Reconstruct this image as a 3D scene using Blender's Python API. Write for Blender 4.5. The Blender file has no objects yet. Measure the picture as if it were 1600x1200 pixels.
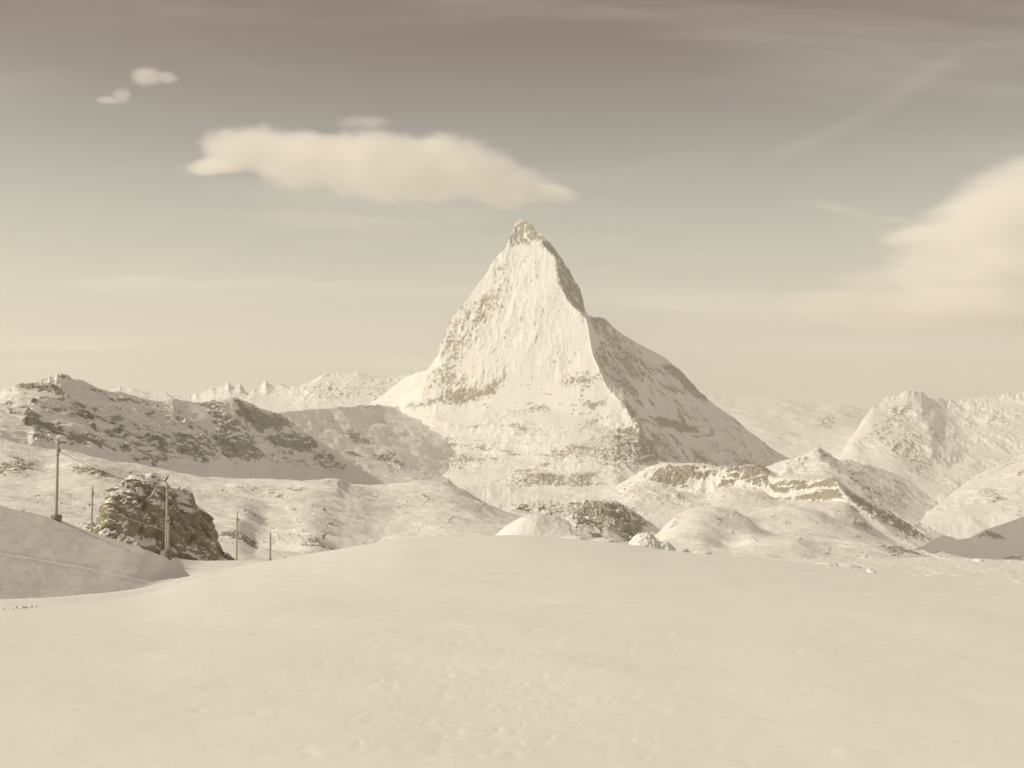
import bpy, math, random
import numpy as np
from math import radians
from mathutils import Vector

random.seed(7)
sc = bpy.context.scene
COL = sc.collection

# ---------------------------------------------------------------- camera
FPX = 1700.0                      # focal length in pixels of a 1600 px wide frame
TILT = math.atan(90.0 / FPX)
CT, ST = math.cos(TILT), math.sin(TILT)
cam_data = bpy.data.cameras.new("camera")
cam_data.sensor_width = 36.0
cam_data.lens = 36.0 * FPX / 1600.0
cam_data.clip_start = 0.1
cam_data.clip_end = 200000.0
cam = bpy.data.objects.new("camera", cam_data)
cam.location = (0, 0, 0)          # eye level is z = 0; the snow is about 1.65 m below
cam.rotation_euler = (radians(90) + TILT, 0, 0)
COL.objects.link(cam)
sc.camera = cam

# ---------------------------------------------------------------- sky, sun, exposure
SUN_EL = radians(34.0)
SUN_AZ = radians(-103.0)          # measured from +Y towards +X: on the left, a little behind the camera
SUN_DIR = Vector((math.sin(SUN_AZ) * math.cos(SUN_EL), math.cos(SUN_AZ) * math.cos(SUN_EL), math.sin(SUN_EL)))
SUN_STRENGTH = 2.4
SUN_COLOR = (1.0, 0.89, 0.70)
SKY_STRENGTH = 0.1
NISHITA_SHARE = 0.35

sc.view_settings.view_transform = 'Standard'
sc.view_settings.look = 'None'
sc.view_settings.exposure = 0.46
sc.view_settings.gamma = 1.0
sc.view_settings.use_curve_mapping = False
sc.render.engine = 'CYCLES'
sc.cycles.use_denoising = True
sc.cycles.max_bounces = 18
sc.cycles.diffuse_bounces = 7
sc.cycles.volume_bounces = 16
sc.cycles.volume_max_steps = 256


def build_world():
    w = bpy.data.worlds.new("World")
    sc.world = w
    w.use_nodes = True
    nt = w.node_tree
    N, L = nt.nodes, nt.links
    N.clear()
    out = N.new('ShaderNodeOutputWorld')
    bg = N.new('ShaderNodeBackground')
    bg.inputs['Strength'].default_value = SKY_STRENGTH
    L.new(bg.outputs[0], out.inputs['Surface'])
    sky = N.new('ShaderNodeTexSky')
    sky.sky_type = 'NISHITA'
    sky.sun_disc = False
    sky.sun_elevation = SUN_EL
    sky.sun_rotation = SUN_AZ
    sky.altitude = 2600
    sky.dust_density = 4.0
    bw = N.new('ShaderNodeRGBToBW')
    L.new(sky.outputs[0], bw.inputs[0])
    tint = N.new('ShaderNodeMix'); tint.data_type = 'RGBA'; tint.blend_type = 'MULTIPLY'
    tint.inputs[0].default_value = 1.0
    L.new(bw.outputs[0], tint.inputs[6])
    tint.inputs[7].default_value = (1.15, 1.0, 0.80, 1)
    geo = N.new('ShaderNodeTexCoord')
    sep = N.new('ShaderNodeSeparateXYZ')
    L.new(geo.outputs['Generated'], sep.inputs[0])
    ramp = N.new('ShaderNodeValToRGB')
    cr = ramp.color_ramp
    cr.interpolation = 'B_SPLINE'
    G = 10.0                        # background strength is 0.1
    stops = [(0.0, (.57, .515, .405)), (.06, (.575, .522, .415)), (.11, (.54, .502, .408)), (.16, (.45, .435, .362)), (.22, (.325, .325, .285)),
             (.27, (.238, .228, .206)), (.33, (.168, .138, .126)), (.40, (.128, .088, .075)), (.55, (.16, .12, .1)), (1.0, (.225, .178, .145))]
    while len(cr.elements) < len(stops):
        cr.elements.new(0.5)
    for e, (p, c) in zip(cr.elements, stops):
        e.position = p
        nis = NISHITA_SHARE * float(np.interp(p, [0, .061, .139, .225, .309, .375, .5, .707, 1], [.61, .60, .41, .30, .23, .20, .155, .117, .097]))
        e.color = (*[max(0.02, (v - nis * t) / (1 - NISHITA_SHARE)) for v, t in zip(c, (1.15, 1.0, .8))], 1)
    L.new(sep.outputs['Z'], ramp.inputs[0])

    def math_node(op, a=None, b=None, va=0.0, vb=0.0, clamp=False):
        m = N.new('ShaderNodeMath'); m.operation = op; m.use_clamp = clamp
        if a is not None: L.new(a, m.inputs[0])
        else: m.inputs[0].default_value = va
        if b is not None: L.new(b, m.inputs[1])
        else: m.inputs[1].default_value = vb
        return m.outputs[0]
    # thin high cloud: noise on a flat layer far overhead, drawn out along the wind
    zz = math_node('ADD', math_node('MAXIMUM', sep.outputs['Z'], vb=0.0), vb=0.09)
    cx = math_node('DIVIDE', sep.outputs['X'], zz)
    cy = math_node('DIVIDE', sep.outputs['Y'], zz)
    cmb = N.new('ShaderNodeCombineXYZ')
    L.new(cx, cmb.inputs[0]); L.new(cy, cmb.inputs[1])
    mp = N.new('ShaderNodeMapping')
    mp.inputs['Rotation'].default_value = (0, 0, radians(28))
    mp.inputs['Scale'].default_value = (0.55, 1.5, 1)
    mp.inputs['Location'].default_value = (3.1, 1.7, 0)
    L.new(cmb.outputs[0], mp.inputs[0])
    nz = N.new('ShaderNodeTexNoise')
    nz.inputs['Scale'].default_value = 1.0
    nz.inputs['Detail'].default_value = 7
    nz.inputs['Roughness'].default_value = 0.55
    nz.inputs['Distortion'].default_value = 0.5
    L.new(mp.outputs[0], nz.inputs['Vector'])
    mr = N.new('ShaderNodeMapRange')
    mr.inputs[1].default_value = 0.48; mr.inputs[2].default_value = 0.80
    mr.inputs[3].default_value = 0.0; mr.inputs[4].default_value = 0.34
    mr.interpolation_type = 'SMOOTHSTEP'
    L.new(nz.outputs[0], mr.inputs[0])
    cir = N.new('ShaderNodeMix'); cir.data_type = 'RGBA'
    L.new(mr.outputs[0], cir.inputs[0])
    L.new(ramp.outputs[0], cir.inputs[6])
    cir.inputs[7].default_value = (1.0, .93, .78, 1)
    gain = N.new('ShaderNodeMix'); gain.data_type = 'RGBA'; gain.blend_type = 'MULTIPLY'
    gain.inputs[0].default_value = 1.0
    L.new(cir.outputs[2], gain.inputs[6])
    gain.inputs[7].default_value = (G, G, G, 1)
    mx = N.new('ShaderNodeMix'); mx.data_type = 'RGBA'
    mx.inputs[0].default_value = NISHITA_SHARE
    L.new(gain.outputs[2], mx.inputs[6])
    L.new(tint.outputs[2], mx.inputs[7])
    L.new(mx.outputs[2], bg.inputs[0])


build_world()
sun_data = bpy.data.lights.new("sun", 'SUN')
sun_data.energy = SUN_STRENGTH
sun_data.color = SUN_COLOR
sun_data.angle = radians(0.6)
sun = bpy.data.objects.new("sun", sun_data)
sun.rotation_euler = SUN_DIR.to_track_quat('Z', 'Y').to_euler()
COL.objects.link(sun)

# ---------------------------------------------------------------- helpers


def P(px, py, Y):
    """The point at distance Y ahead that the photograph shows at px, py."""
    u = (np.asarray(px, float) - 800.0) / FPX
    v = (600.0 - np.asarray(py, float)) / FPX
    dy = CT - v * ST
    s = Y / dy
    return u * s, np.asarray(Y, float) + 0 * u, (ST + v * CT) * s


def Pv(px, py, Y):
    x, y, z = P(px, py, Y)
    return Vector((float(x), float(y), float(z)))


_rng = np.random.RandomState(11)
_perm = _rng.permutation(256).astype(np.int32)
_perm = np.concatenate([_perm, _perm, _perm])
_grad = _rng.normal(size=(256, 3)).astype(np.float32)
_grad /= np.linalg.norm(_grad, axis=1)[:, None]


def perlin(p):
    p = p.astype(np.float32)
    fl = np.floor(p)
    i = fl.astype(np.int64) & 255
    f = p - fl
    w = f * f * f * (f * (f * 6 - 15) + 10)
    r = np.zeros(len(p), np.float32)
    for dx in (0, 1):
        wx = w[:, 0] if dx else 1 - w[:, 0]
        hx = _perm[(i[:, 0] + dx) & 255]
        for dy in (0, 1):
            wy = w[:, 1] if dy else 1 - w[:, 1]
            hy = _perm[(hx + i[:, 1] + dy) & 255]
            for dz in (0, 1):
                wz = w[:, 2] if dz else 1 - w[:, 2]
                g = _grad[_perm[(hy + i[:, 2] + dz) & 255]]
                d = g[:, 0] * (f[:, 0] - dx) + g[:, 1] * (f[:, 1] - dy) + g[:, 2] * (f[:, 2] - dz)
                r += wx * wy * wz * d
    return r * 1.5


def fbm(p, octaves, gain=0.5, ridged=False, seed=0.0):
    a, s, tot = 1.0, np.zeros(len(p), np.float32), 0.0
    q = p + seed * 17.31
    for k in range(octaves):
        n = perlin(q)
        if ridged:
            n = 0.6 - 2.0 * np.abs(n)
        s += a * n
        tot += a
        a *= gain
        q = q * 2.03 + 5.7
    return s / tot


def pchip(xk, yk, x):
    xk, yk = np.asarray(xk, float), np.asarray(yk, float)
    h = np.diff(xk)
    d = np.diff(yk) / h
    m = np.zeros(len(xk))
    m[0], m[-1] = d[0], d[-1]
    for k in range(1, len(xk) - 1):
        if d[k - 1] * d[k] > 0:
            w1, w2 = 2 * h[k] + h[k - 1], h[k] + 2 * h[k - 1]
            m[k] = (w1 + w2) / (w1 / d[k - 1] + w2 / d[k])
    x = np.clip(x, xk[0], xk[-1])
    j = np.clip(np.searchsorted(xk, x, side='right') - 1, 0, len(h) - 1)
    t = (x - xk[j]) / h[j]
    return ((1 + 2 * t) * (1 - t) ** 2 * yk[j] + t * (1 - t) ** 2 * h[j] * m[j]
            + t * t * (3 - 2 * t) * yk[j + 1] + t * t * (t - 1) * h[j] * m[j + 1])


def poly_mask(px, py, poly, feather):
    """1 inside the outline, fading to 0 over `feather` pixels outside and inside of its edge."""
    poly = np.asarray(poly, float)
    x0, y0 = poly.min(0) - feather * 1.5
    x1, y1 = poly.max(0) + feather * 1.5
    out = np.zeros(px.shape, np.float32)
    sel = np.nonzero((px > x0) & (px < x1) & (py > y0) & (py < y1))
    if len(sel[0]) == 0:
        return out
    X, Y = px[sel], py[sel]
    inside = np.zeros(X.shape, bool)
    dist = np.full(X.shape, 1e9)
    n = len(poly)
    for k in range(n):
        ax, ay = poly[k]
        bx, by = poly[(k + 1) % n]
        if ay != by:
            c = ((ay > Y) != (by > Y)) & (X < (bx - ax) * (Y - ay) / (by - ay) + ax)
            inside ^= c
        ll = (bx - ax) ** 2 + (by - ay) ** 2 + 1e-9
        t = np.clip(((X - ax) * (bx - ax) + (Y - ay) * (by - ay)) / ll, 0, 1)
        dist = np.minimum(dist, np.hypot(X - ax - t * (bx - ax), Y - ay - t * (by - ay)))
    sd = np.where(inside, dist, -dist)
    out[sel] = np.clip(sd / (2 * feather) + 0.5, 0, 1)
    return out


def smooth_rows(a, sigma):
    if sigma <= 0:
        return a
    r = int(sigma * 3) + 1
    k = np.exp(-0.5 * (np.arange(-r, r + 1) / sigma) ** 2)
    k /= k.sum()
    pad = np.concatenate([2 * a[:1] - a[r:0:-1], a, 2 * a[-1:] - a[-2:-r - 2:-1]], 0)
    out = np.zeros_like(a)
    for i, w in enumerate(k):
        out += w * pad[i:i + len(a)]
    return out


def grid_mesh(name, xyz, rock=None, mat=None, smooth=True):
    nr, nc, _ = xyz.shape
    idx = np.arange(nr * nc).reshape(nr, nc)
    q = np.stack([idx[:-1, :-1], idx[:-1, 1:], idx[1:, 1:], idx[1:, :-1]], -1).reshape(-1, 4)
    me = bpy.data.meshes.new(name)
    me.vertices.add(nr * nc)
    me.vertices.foreach_set('co', xyz.astype(np.float32).ravel())
    me.loops.add(q.size)
    me.loops.foreach_set('vertex_index', q.astype(np.int32).ravel())
    me.polygons.add(len(q))
    me.polygons.foreach_set('loop_start', (np.arange(len(q)) * 4).astype(np.int32))
    me.polygons.foreach_set('loop_total', np.full(len(q), 4, np.int32))
    if smooth:
        me.polygons.foreach_set('use_smooth', np.ones(len(q), bool))
    me.update(calc_edges=True)
    if rock is not None:
        at = me.attributes.new('rock', 'FLOAT', 'POINT')
        at.data.foreach_set('value', rock.astype(np.float32).ravel())
    o = bpy.data.objects.new(name, me)
    if mat:
        me.materials.append(mat)
    COL.objects.link(o)
    return o


def normals(xyz):
    du = np.gradient(xyz, axis=1)
    dv = np.gradient(xyz, axis=0)
    n = np.cross(du, dv)
    n /= np.linalg.norm(n, axis=2)[..., None] + 1e-12
    return n


LINEAR = {'far_range', 'far_ridge', 'dark_crag', 'pyramid_mountain', 'rocky_ridge', 'rock_outcrop'}


def loft(name, curves, rows, cols, px0, px1, unit, mat, rocks=(), smooth=1.5, base_rock=-0.1, slope_rock=0.0, slope_at=0.7,
         noise=((40, 1.5, 3, False),), rock_noise=(14, 1.6, 4), aniso=(1, 1, 1), back=None, edge_jag=0.0, seed=0.0,
         kind='structure', post=None, patch=(30, 0.25), ledge=(.5, .72), facets=None, rowjag=None, bands=None, wide=None):
    """A piece of terrain as a sheet through the given lines (px, py, distance), nearest line first."""
    px = np.linspace(px0, px1, cols)
    if wide:
        px = np.concatenate([np.linspace(wide[0], px0, 50, endpoint=False), px, np.linspace(px1, wide[1], 51)[1:]])
        cols = len(px)
    ks = []
    for c in curves:
        last = c is curves[-1]
        c = np.asarray(c, float)
        f = np.interp if name in LINEAR and (last or not name.startswith('far')) else lambda q, xk, yk: pchip(xk, yk, q)
        ks.append((f(px, c[:, 0], c[:, 1]), f(px, c[:, 0], c[:, 2])))
    Z = []
    for py, Y in ks:
        x, y, z = P(px, py, Y)
        Z.append((Y, z))
    seg = []
    for k in range(len(Z) - 1):
        t = np.linspace(0, 1, rows[k], endpoint=False)[:, None]
        seg.append(np.stack([Z[k][0] + (Z[k + 1][0] - Z[k][0]) * t, Z[k][1] + (Z[k + 1][1] - Z[k][1]) * t], -1))
    seg.append(np.stack(Z[-1], -1)[None])
    front_rows = sum(len(s) for s in seg)
    A = smooth_rows(np.concatenate(seg, 0), smooth)
    if back:
        t = np.linspace(0, 1, 14)[1:, None, None]
        d = np.array([back[0], -back[1]])
        bk = A[-1:] + np.concatenate([t, t ** 1.6], -1) * d
        A = np.concatenate([A, bk], 0)
    Y, z = A[..., 0], A[..., 1]
    r = z / Y
    v = (r * CT - ST) / (CT + r * ST)
    py = 600 - FPX * v
    u = (px - 800) / FPX
    x = u[None, :] * Y / (CT - v * ST)
    xyz = np.stack([x, Y, z], -1)
    PX = np.broadcast_to(px[None, :], Y.shape)
    n = normals(xyz)
    if n[..., 2].mean() < 0:
        n = -n
    flat = xyz.reshape(-1, 3)
    rk = np.full(Y.shape, base_rock, np.float32)
    wpx = PX + 5 * fbm(flat / (24 * unit), 4, .6, seed=seed + 6).reshape(Y.shape)
    wpy = py + 5 * fbm(flat / (24 * unit), 4, .6, seed=seed + 9).reshape(Y.shape)
    for val, feather, poly in rocks:
        pm = poly_mask(wpx, wpy, poly, feather * 1.3)
        rk = np.maximum(rk, base_rock + (val - base_rock) * pm) if val >= 0 else rk + (val - rk) * pm
    if slope_rock:
        rk += slope_rock * np.clip((slope_at - n[..., 2]) * 4, 0, 1)
    an = np.array(aniso)
    wl, am = patch
    if am:
        rk += am * fbm(flat / (wl * unit) * an, 4, 0.6, seed=seed + 3).reshape(Y.shape)
    disp = np.zeros(len(flat), np.float32)
    mod = fbm(flat / (90 * unit), 3, .5, seed=seed + 12)
    for (wl, amp, octv, ridged) in noise:
        part = amp * unit * fbm(flat / (wl * unit) * (an if ridged else 1), octv, 0.5, ridged, seed=seed + wl)
        if ridged:
            part = part * np.clip(.75 + 2.2 * mod, .15, 1.9)
        disp += part
    wl, amp, octv = rock_noise
    rr = np.clip((rk.ravel() - 0.3) * 2.5, 0, 1)
    if amp:
        disp += rr * amp * unit * fbm(flat / (wl * unit) * an, octv, 0.62, True, seed=seed + 1)
    if bands:
        wl, amp, add, y0, y1, vec = bands
        bn = fbm(flat / (wl * unit) * np.array(vec), 4, .55, True, seed=seed + 20) + .12 * fbm(flat / (9 * unit), 3, .6, seed=seed + 22)
        bw = np.clip((py.ravel() - y0) / 25, 0, 1) * np.clip((y1 - py.ravel()) / 20, 0, 1) * np.clip(.55 + 1.6 * mod, 0, 1.3)
        disp += amp * unit * bn * bw
        rk = rk + (add * np.clip((bn - .18) * 4, -.3, 1) * bw).reshape(Y.shape)
    if facets:
        fs, fa, cnt = facets
        r_ = np.random.RandomState(int(seed * 7) + 3)
        front = flat[r_.randint(0, front_rows * cols, cnt)]
        vec = r_.normal(size=(cnt, 3)); off = r_.uniform(-1, 1, cnt)
        wob = flat + fs * unit * .18 * np.stack([fbm(flat / (fs * unit * .5), 3, .5, seed=seed + q) for q in (31, 37, 41)], -1)
        best = np.full(len(flat), 1e18); which = np.zeros(len(flat), int)
        for q in range(cnt):
            d2 = ((wob - front[q]) ** 2).sum(1)
            m_ = d2 < best
            best[m_] = d2[m_]; which[m_] = q
        loc = ((flat - front[which]) * vec[which]).sum(1) / (fs * unit)
        disp += np.clip((rk.ravel() - .1) * 3, 0, 1) * fa * unit * (off[which] * .6 + np.clip(loc, -1.5, 1.5) * .55)
    xyz = xyz + n * disp.reshape(Y.shape)[..., None]
    if ledge:
        n2 = normals(xyz)
        if n2[..., 2].mean() < 0:
            n2 = -n2
        rk = rk + ledge[0] * np.clip(rk * 2.2, 0, 1) * np.clip((ledge[1] - n2[..., 2]) * 2, -1.1, .7)
    if edge_jag:
        j = fbm(np.stack([px / 11, px * 0, px * 0 + seed], -1), 4, 0.6, True) * np.clip(.5 + 2 * fbm(np.stack([px / 60, px * 0, px * 0 + seed + 4], -1), 2), 0.1, 1.5)
        w = np.zeros(len(A))
        w[:front_rows] = np.linspace(0, 1, front_rows) ** 9
        w[front_rows:] = np.linspace(1, 0, len(A) - front_rows + 1)[1:]
        xyz[..., 2] += edge_jag * unit * w[:, None] * j[None, :]
    if rowjag:
        kc, ja, sg, lo, hi = rowjag
        row = sum(rows[:kc]) if kc >= 0 else front_rows - 1
        t = np.stack([px / 12.0, px * 0 + seed, px * 0 + 2.5], -1)
        j = (fbm(t, 5, .62, True) + .2) * np.clip((px - lo) / 20, 0, 1) * np.clip((hi - px) / 20, 0, 1)
        rr_ = np.arange(len(A))[:, None]
        # above the crest line the teeth reach the skyline only where both are one line
        gap = np.clip(1 - np.abs(py[front_rows - 1] - py[row]) / 3.0, 0, 1)[None, :]
        wj = np.where(rr_ <= row, np.exp(-((rr_ - row) / sg) ** 2), np.maximum(np.exp(-((rr_ - row) / sg) ** 2), gap))
        xyz[..., 2] += ja * unit * j[None, :] * wj
    if post:
        xyz = post(xyz, PX, py)
    o = grid_mesh(name, xyz, rk, mat)
    if kind:
        o['kind'] = kind
    return o


ROCK_A, ROCK_B = (.41, .39, .32), (.295, .275, .215)
SNOW = (.86, .87, .86)


def snow_rock_mat(name, unit, scale=(1, 1, 1), rot=(0, 0, 0), wl=9.0, rock_a=ROCK_A, rock_b=ROCK_B, spread=3.0, snow=SNOW,
                  sharp=0.09, snow_bump=0.0, detail=7):
    m = bpy.data.materials.new(name)
    m.use_nodes = True
    nt = m.node_tree
    N, L = nt.nodes, nt.links
    bsdf = N['Principled BSDF']
    bsdf.inputs['Roughness'].default_value = 0.75
    bsdf.inputs['Specular IOR Level'].default_value = 0.15
    tc = N.new('ShaderNodeTexCoord')
    mp = N.new('ShaderNodeMapping')
    k = 1.0 / (wl * unit)
    mp.inputs['Scale'].default_value = tuple(k * s for s in scale)
    mp.inputs['Rotation'].default_value = rot
    L.new(tc.outputs['Object'], mp.inputs[0])
    nz = N.new('ShaderNodeTexNoise')
    nz.inputs['Scale'].default_value = 1
    nz.inputs['Detail'].default_value = detail
    nz.inputs['Roughness'].default_value = 0.62
    L.new(mp.outputs[0], nz.inputs['Vector'])
    at = N.new('ShaderNodeAttribute'); at.attribute_name = 'rock'
    a = N.new('ShaderNodeMath'); a.operation = 'SUBTRACT'; a.inputs[1].default_value = 0.5
    L.new(nz.outputs[0], a.inputs[0])
    b = N.new('ShaderNodeMath'); b.operation = 'MULTIPLY_ADD'; b.inputs[1].default_value = spread
    L.new(a.outputs[0], b.inputs[0]); L.new(at.outputs['Fac'], b.inputs[2])
    mr = N.new('ShaderNodeMapRange'); mr.interpolation_type = 'SMOOTHSTEP'
    mr.inputs[1].default_value = 0.5 - sharp; mr.inputs[2].default_value = 0.5 + sharp
    L.new(b.outputs[0], mr.inputs[0])
    n2 = N.new('ShaderNodeTexNoise')
    n2.inputs['Scale'].default_value = 2.7
    n2.inputs['Detail'].default_value = 6
    n2.inputs['Roughness'].default_value = 0.65
    L.new(mp.outputs[0], n2.inputs['Vector'])
    rr = N.new('ShaderNodeValToRGB')
    rr.color_ramp.elements[0].position = 0.3; rr.color_ramp.elements[0].color = (*rock_b, 1)
    rr.color_ramp.elements[1].position = 0.7; rr.color_ramp.elements[1].color = (*rock_a, 1)
    L.new(n2.outputs[0], rr.inputs[0])
    n3 = N.new('ShaderNodeTexNoise')
    n3.inputs['Scale'].default_value = 0.35
    n3.inputs['Detail'].default_value = 5
    L.new(mp.outputs[0], n3.inputs['Vector'])
    sr = N.new('ShaderNodeValToRGB')
    sr.color_ramp.elements[0].position = 0.3; sr.color_ramp.elements[0].color = (snow[0] * .98, snow[1] * .98, snow[2] * .975, 1)
    sr.color_ramp.elements[1].position = 0.7; sr.color_ramp.elements[1].color = (*snow, 1)
    L.new(n3.outputs[0], sr.inputs[0])
    mix = N.new('ShaderNodeMix'); mix.data_type = 'RGBA'
    L.new(mr.outputs[0], mix.inputs[0]); L.new(sr.outputs[0], mix.inputs[6]); L.new(rr.outputs[0], mix.inputs[7])
    L.new(mix.outputs[2], bsdf.inputs['Base Color'])
    bp = N.new('ShaderNodeBump')
    bp.inputs['Strength'].default_value = 0.55
    bp.inputs['Distance'].default_value = 1.2 * unit
    hm = N.new('ShaderNodeMath'); hm.operation = 'MULTIPLY'
    fl = N.new('ShaderNodeMath'); fl.operation = 'MAXIMUM'; fl.inputs[1].default_value = snow_bump
    L.new(mr.outputs[0], fl.inputs[0])
    L.new(n2.outputs[0], hm.inputs[0]); L.new(fl.outputs[0], hm.inputs[1])
    L.new(hm.outputs[0], bp.inputs['Height'])
    L.new(bp.outputs[0], bsdf.inputs['Normal'])
    return m


def plane_curve(n, p0, line):
    n = Vector(n)
    c = n.dot(Pv(*p0))
    out = []
    for px, py in line:
        d = Pv(px, py, 1.0)
        out.append((px, py, c / n.dot(d)))
    return out


def plane_Y(n, p0, px, py):
    return plane_curve(n, p0, [(px, py)])[0][2]


def tag(o, label, cat, group=None, kind=None):
    o['label'] = label
    o['category'] = cat
    if group: o['group'] = group
    if kind: o['kind'] = kind
    return o


def pts(s, f=1.0):
    """'x,y x,y ...' -> list of points"""
    return [tuple(float(v) for v in w.split(',')) for w in s.split()]


def rk(val, feather, s):
    return (val, feather, pts(s))


def streaks(n, region, angle, spread, length, width, value, seed, feather=1.2):
    """thin ragged slivers of rock scattered inside a region of the photograph; angle in degrees below the horizontal"""
    r = random.Random(seed)
    poly = np.asarray(pts(region))
    (x0, y0), (x1, y1) = poly.min(0), poly.max(0)
    out = []
    while len(out) < n:
        x, y = r.uniform(x0, x1), r.uniform(y0, y1)
        if poly_mask(np.array([x]), np.array([y]), poly, .01)[0] < .5:
            continue
        a = radians(angle + r.gauss(0, spread))
        l, w = r.uniform(*length) * .5, r.uniform(*width) * .5
        dx, dy = math.cos(a), math.sin(a)
        out.append((r.uniform(*value), feather, [(x - dx * l, y - dy * l), (x - dx * l * .2 - dy * w, y - dy * l * .2 + dx * w), (x + dx * l, y + dy * l), (x + dx * l * .3 + dy * w, y + dy * l * .3 - dx * w)]))
    return out


# ================================================================ LARGE STRUCTURE
# ---- far range on the left, 12 km away
m_far = snow_rock_mat('far_snow_and_rock', 7.0, wl=7, scale=(1, 1, .55), rock_a=ROCK_A, rock_b=ROCK_B, snow_bump=.5)
loft('far_range', [
    [(-80, 720, 9800), (300, 700, 9800), (800, 700, 9800)],
    [(-80, 660, 11200), (300, 650, 11200), (560, 640, 11200), (800, 640, 11200)],
    [(-80, 648, 11950), (100, 634, 11950), (185, 619, 11950), (300, 630, 11950), (360, 619, 11950), (420, 618, 11950), (500, 604, 11950), (560, 598, 11950), (640, 600, 11950), (720, 612, 11950), (800, 645, 11950)],
    [(-80, 640, 12200), (100, 625, 12200), (160, 613, 12200), (185, 607, 12200), (210, 607, 12200), (240, 615, 12200), (300, 622, 12200), (306, 616, 12200), (312, 618, 12200), (325, 612, 12200), (333, 606, 12200), (338, 609, 12200), (347, 602, 12200), (351, 603, 12200), (357, 595, 12200), (361, 603, 12200),
     (366, 607, 12200), (370, 604, 12200), (375, 600, 12200), (380, 609, 12200), (386, 617, 12200), (394, 612, 12200), (402, 611, 12200), (410, 604, 12200), (415, 593, 12200), (420, 600, 12200), (428, 604, 12200), (440, 602, 12200), (450, 606, 12200), (470, 605, 12200), (490, 592, 12200),
     (510, 586, 12200), (535, 586, 12200), (560, 582, 12200), (585, 590, 12200), (610, 589, 12200), (640, 586, 12200), (665, 585, 12200), (720, 600, 12200), (800, 640, 12200)]],
    [14, 50, 24], 900, -80, 800, 7.0, m_far, smooth=0, base_rock=-0.05, slope_rock=.0, back=(1500, 700), edge_jag=0.6, rowjag=(-1, 2.0, 7, -1e9, 1e9),
    noise=((40, 4.5, 4, True), (12, 1.4, 5, True)), aniso=(1.4, 1, .45), seed=1,
    rocks=[rk(.42, 10, '480,600 560,584 640,600 600,625 520,640 490,620'), rk(.38, 8, '330,610 380,600 440,605 420,630 340,625')])

# ---- glacier plateau and the far right-hand range
m_gla = snow_rock_mat('glacier_snow', 7.0, wl=6.3, rock_a=ROCK_A, rock_b=ROCK_B, snow_bump=.25)
loft('glacier', [
    [(1000, 760, 12000), (1250, 760, 12000), (1460, 770, 11800)],
    [(1000, 705, 12700), (1250, 705, 12700), (1345, 706, 12500), (1400, 725, 12200), (1460, 760, 12000)],
    [(1000, 670, 13600), (1150, 668, 13600), (1300, 676, 13500), (1345, 684, 13200), (1400, 715, 12600), (1460, 758, 12200)],
    [(1000, 645, 14300), (1150, 645, 14300), (1300, 653, 14300), (1345, 668, 14000), (1400, 710, 12900), (1460, 757, 12300)],
    [(1000, 612, 15500), (1110, 617, 15500), (1130, 619, 15500), (1190, 622, 15500), (1250, 629, 15500), (1280, 634, 15500), (1310, 632, 15500), (1330, 634, 15500), (1360, 640, 15500), (1400, 700, 13500), (1460, 756, 12500)]],
    [20, 40, 30, 40], 520, 1000, 1460, 7.0, m_gla, smooth=4, base_rock=-0.15, back=(1500, 500), edge_jag=.8,
    noise=((70, 7, 3, False), (20, 1.5, 4, False)), rock_noise=(16, 3.5, 4), seed=2,
    rocks=[rk(.62, 5, '1258,668 1277,648 1303,641 1313,660 1297,672'), rk(.5, 6, '1207,690 1220,672 1247,677 1220,690'), rk(.45, 6, '1320,650 1350,640 1370,650 1340,662'),
           rk(.4, 8, '1215,640 1250,645 1240,655 1215,650')])
loft('far_ridge', [
    [(1300, 790, 10400), (1450, 800, 10300), (1720, 800, 10600)],
    [(1300, 735, 11800), (1345, 712, 11900), (1390, 728, 11500), (1440, 764, 10900), (1490, 756, 11100), (1560, 738, 11600), (1720, 733, 11800)],
    [(1300, 730, 12300), (1343, 690, 12300), (1380, 702, 12000), (1430, 725, 11700), (1470, 735, 11700), (1520, 712, 12300), (1720, 705, 12400)],
    [(1300, 727, 12700), (1343, 672, 12800), (1365, 650, 13000), (1390, 645, 13100), (1420, 650, 13000), (1450, 668, 12700), (1480, 665, 13200), (1520, 660, 13400), (1560, 655, 13400), (1720, 645, 13400)],
    [(1300, 725, 13000), (1338, 674, 13000), (1350, 655, 13100), (1365, 636, 13300), (1375, 631, 13400), (1382, 624, 13500), (1400, 619, 13500), (1408, 615, 13500), (1417, 610, 13500), (1424, 614, 13500), (1440, 613, 13600), (1452, 622, 13800), (1480, 625, 14000),
     (1505, 628, 14000), (1540, 624, 14000), (1570, 619, 14000), (1600, 614, 14000), (1720, 600, 14000)]],
    [16, 30, 40, 40], 620, 1300, 1720, 7.0, m_far, smooth=.8, base_rock=-.05, back=(1500, 700), edge_jag=0.6, rowjag=(-1, 4.0, 7, -1e9, 1e9),
    noise=((55, 5, 3, True), (14, 1.8, 5, True)), aniso=(1.5, 1, .5), seed=5,
    rocks=[rk(.52, 7, '1343,677 1380,647 1400,630 1420,617 1430,640 1420,663 1440,677 1447,713 1477,753 1467,760 1433,750 1393,713 1380,697 1347,687'),
           rk(.5, 5, '1430,640 1450,650 1470,700 1450,680'), rk(.4, 8, '1520,640 1600,625 1600,690 1560,680 1540,660')] + streaks(60, '1350,680 1420,615 1600,620 1600,700 1480,750 1440,750', 75, 20, (8, 30), (1.5, 3), (.4, .62), 71))

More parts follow.
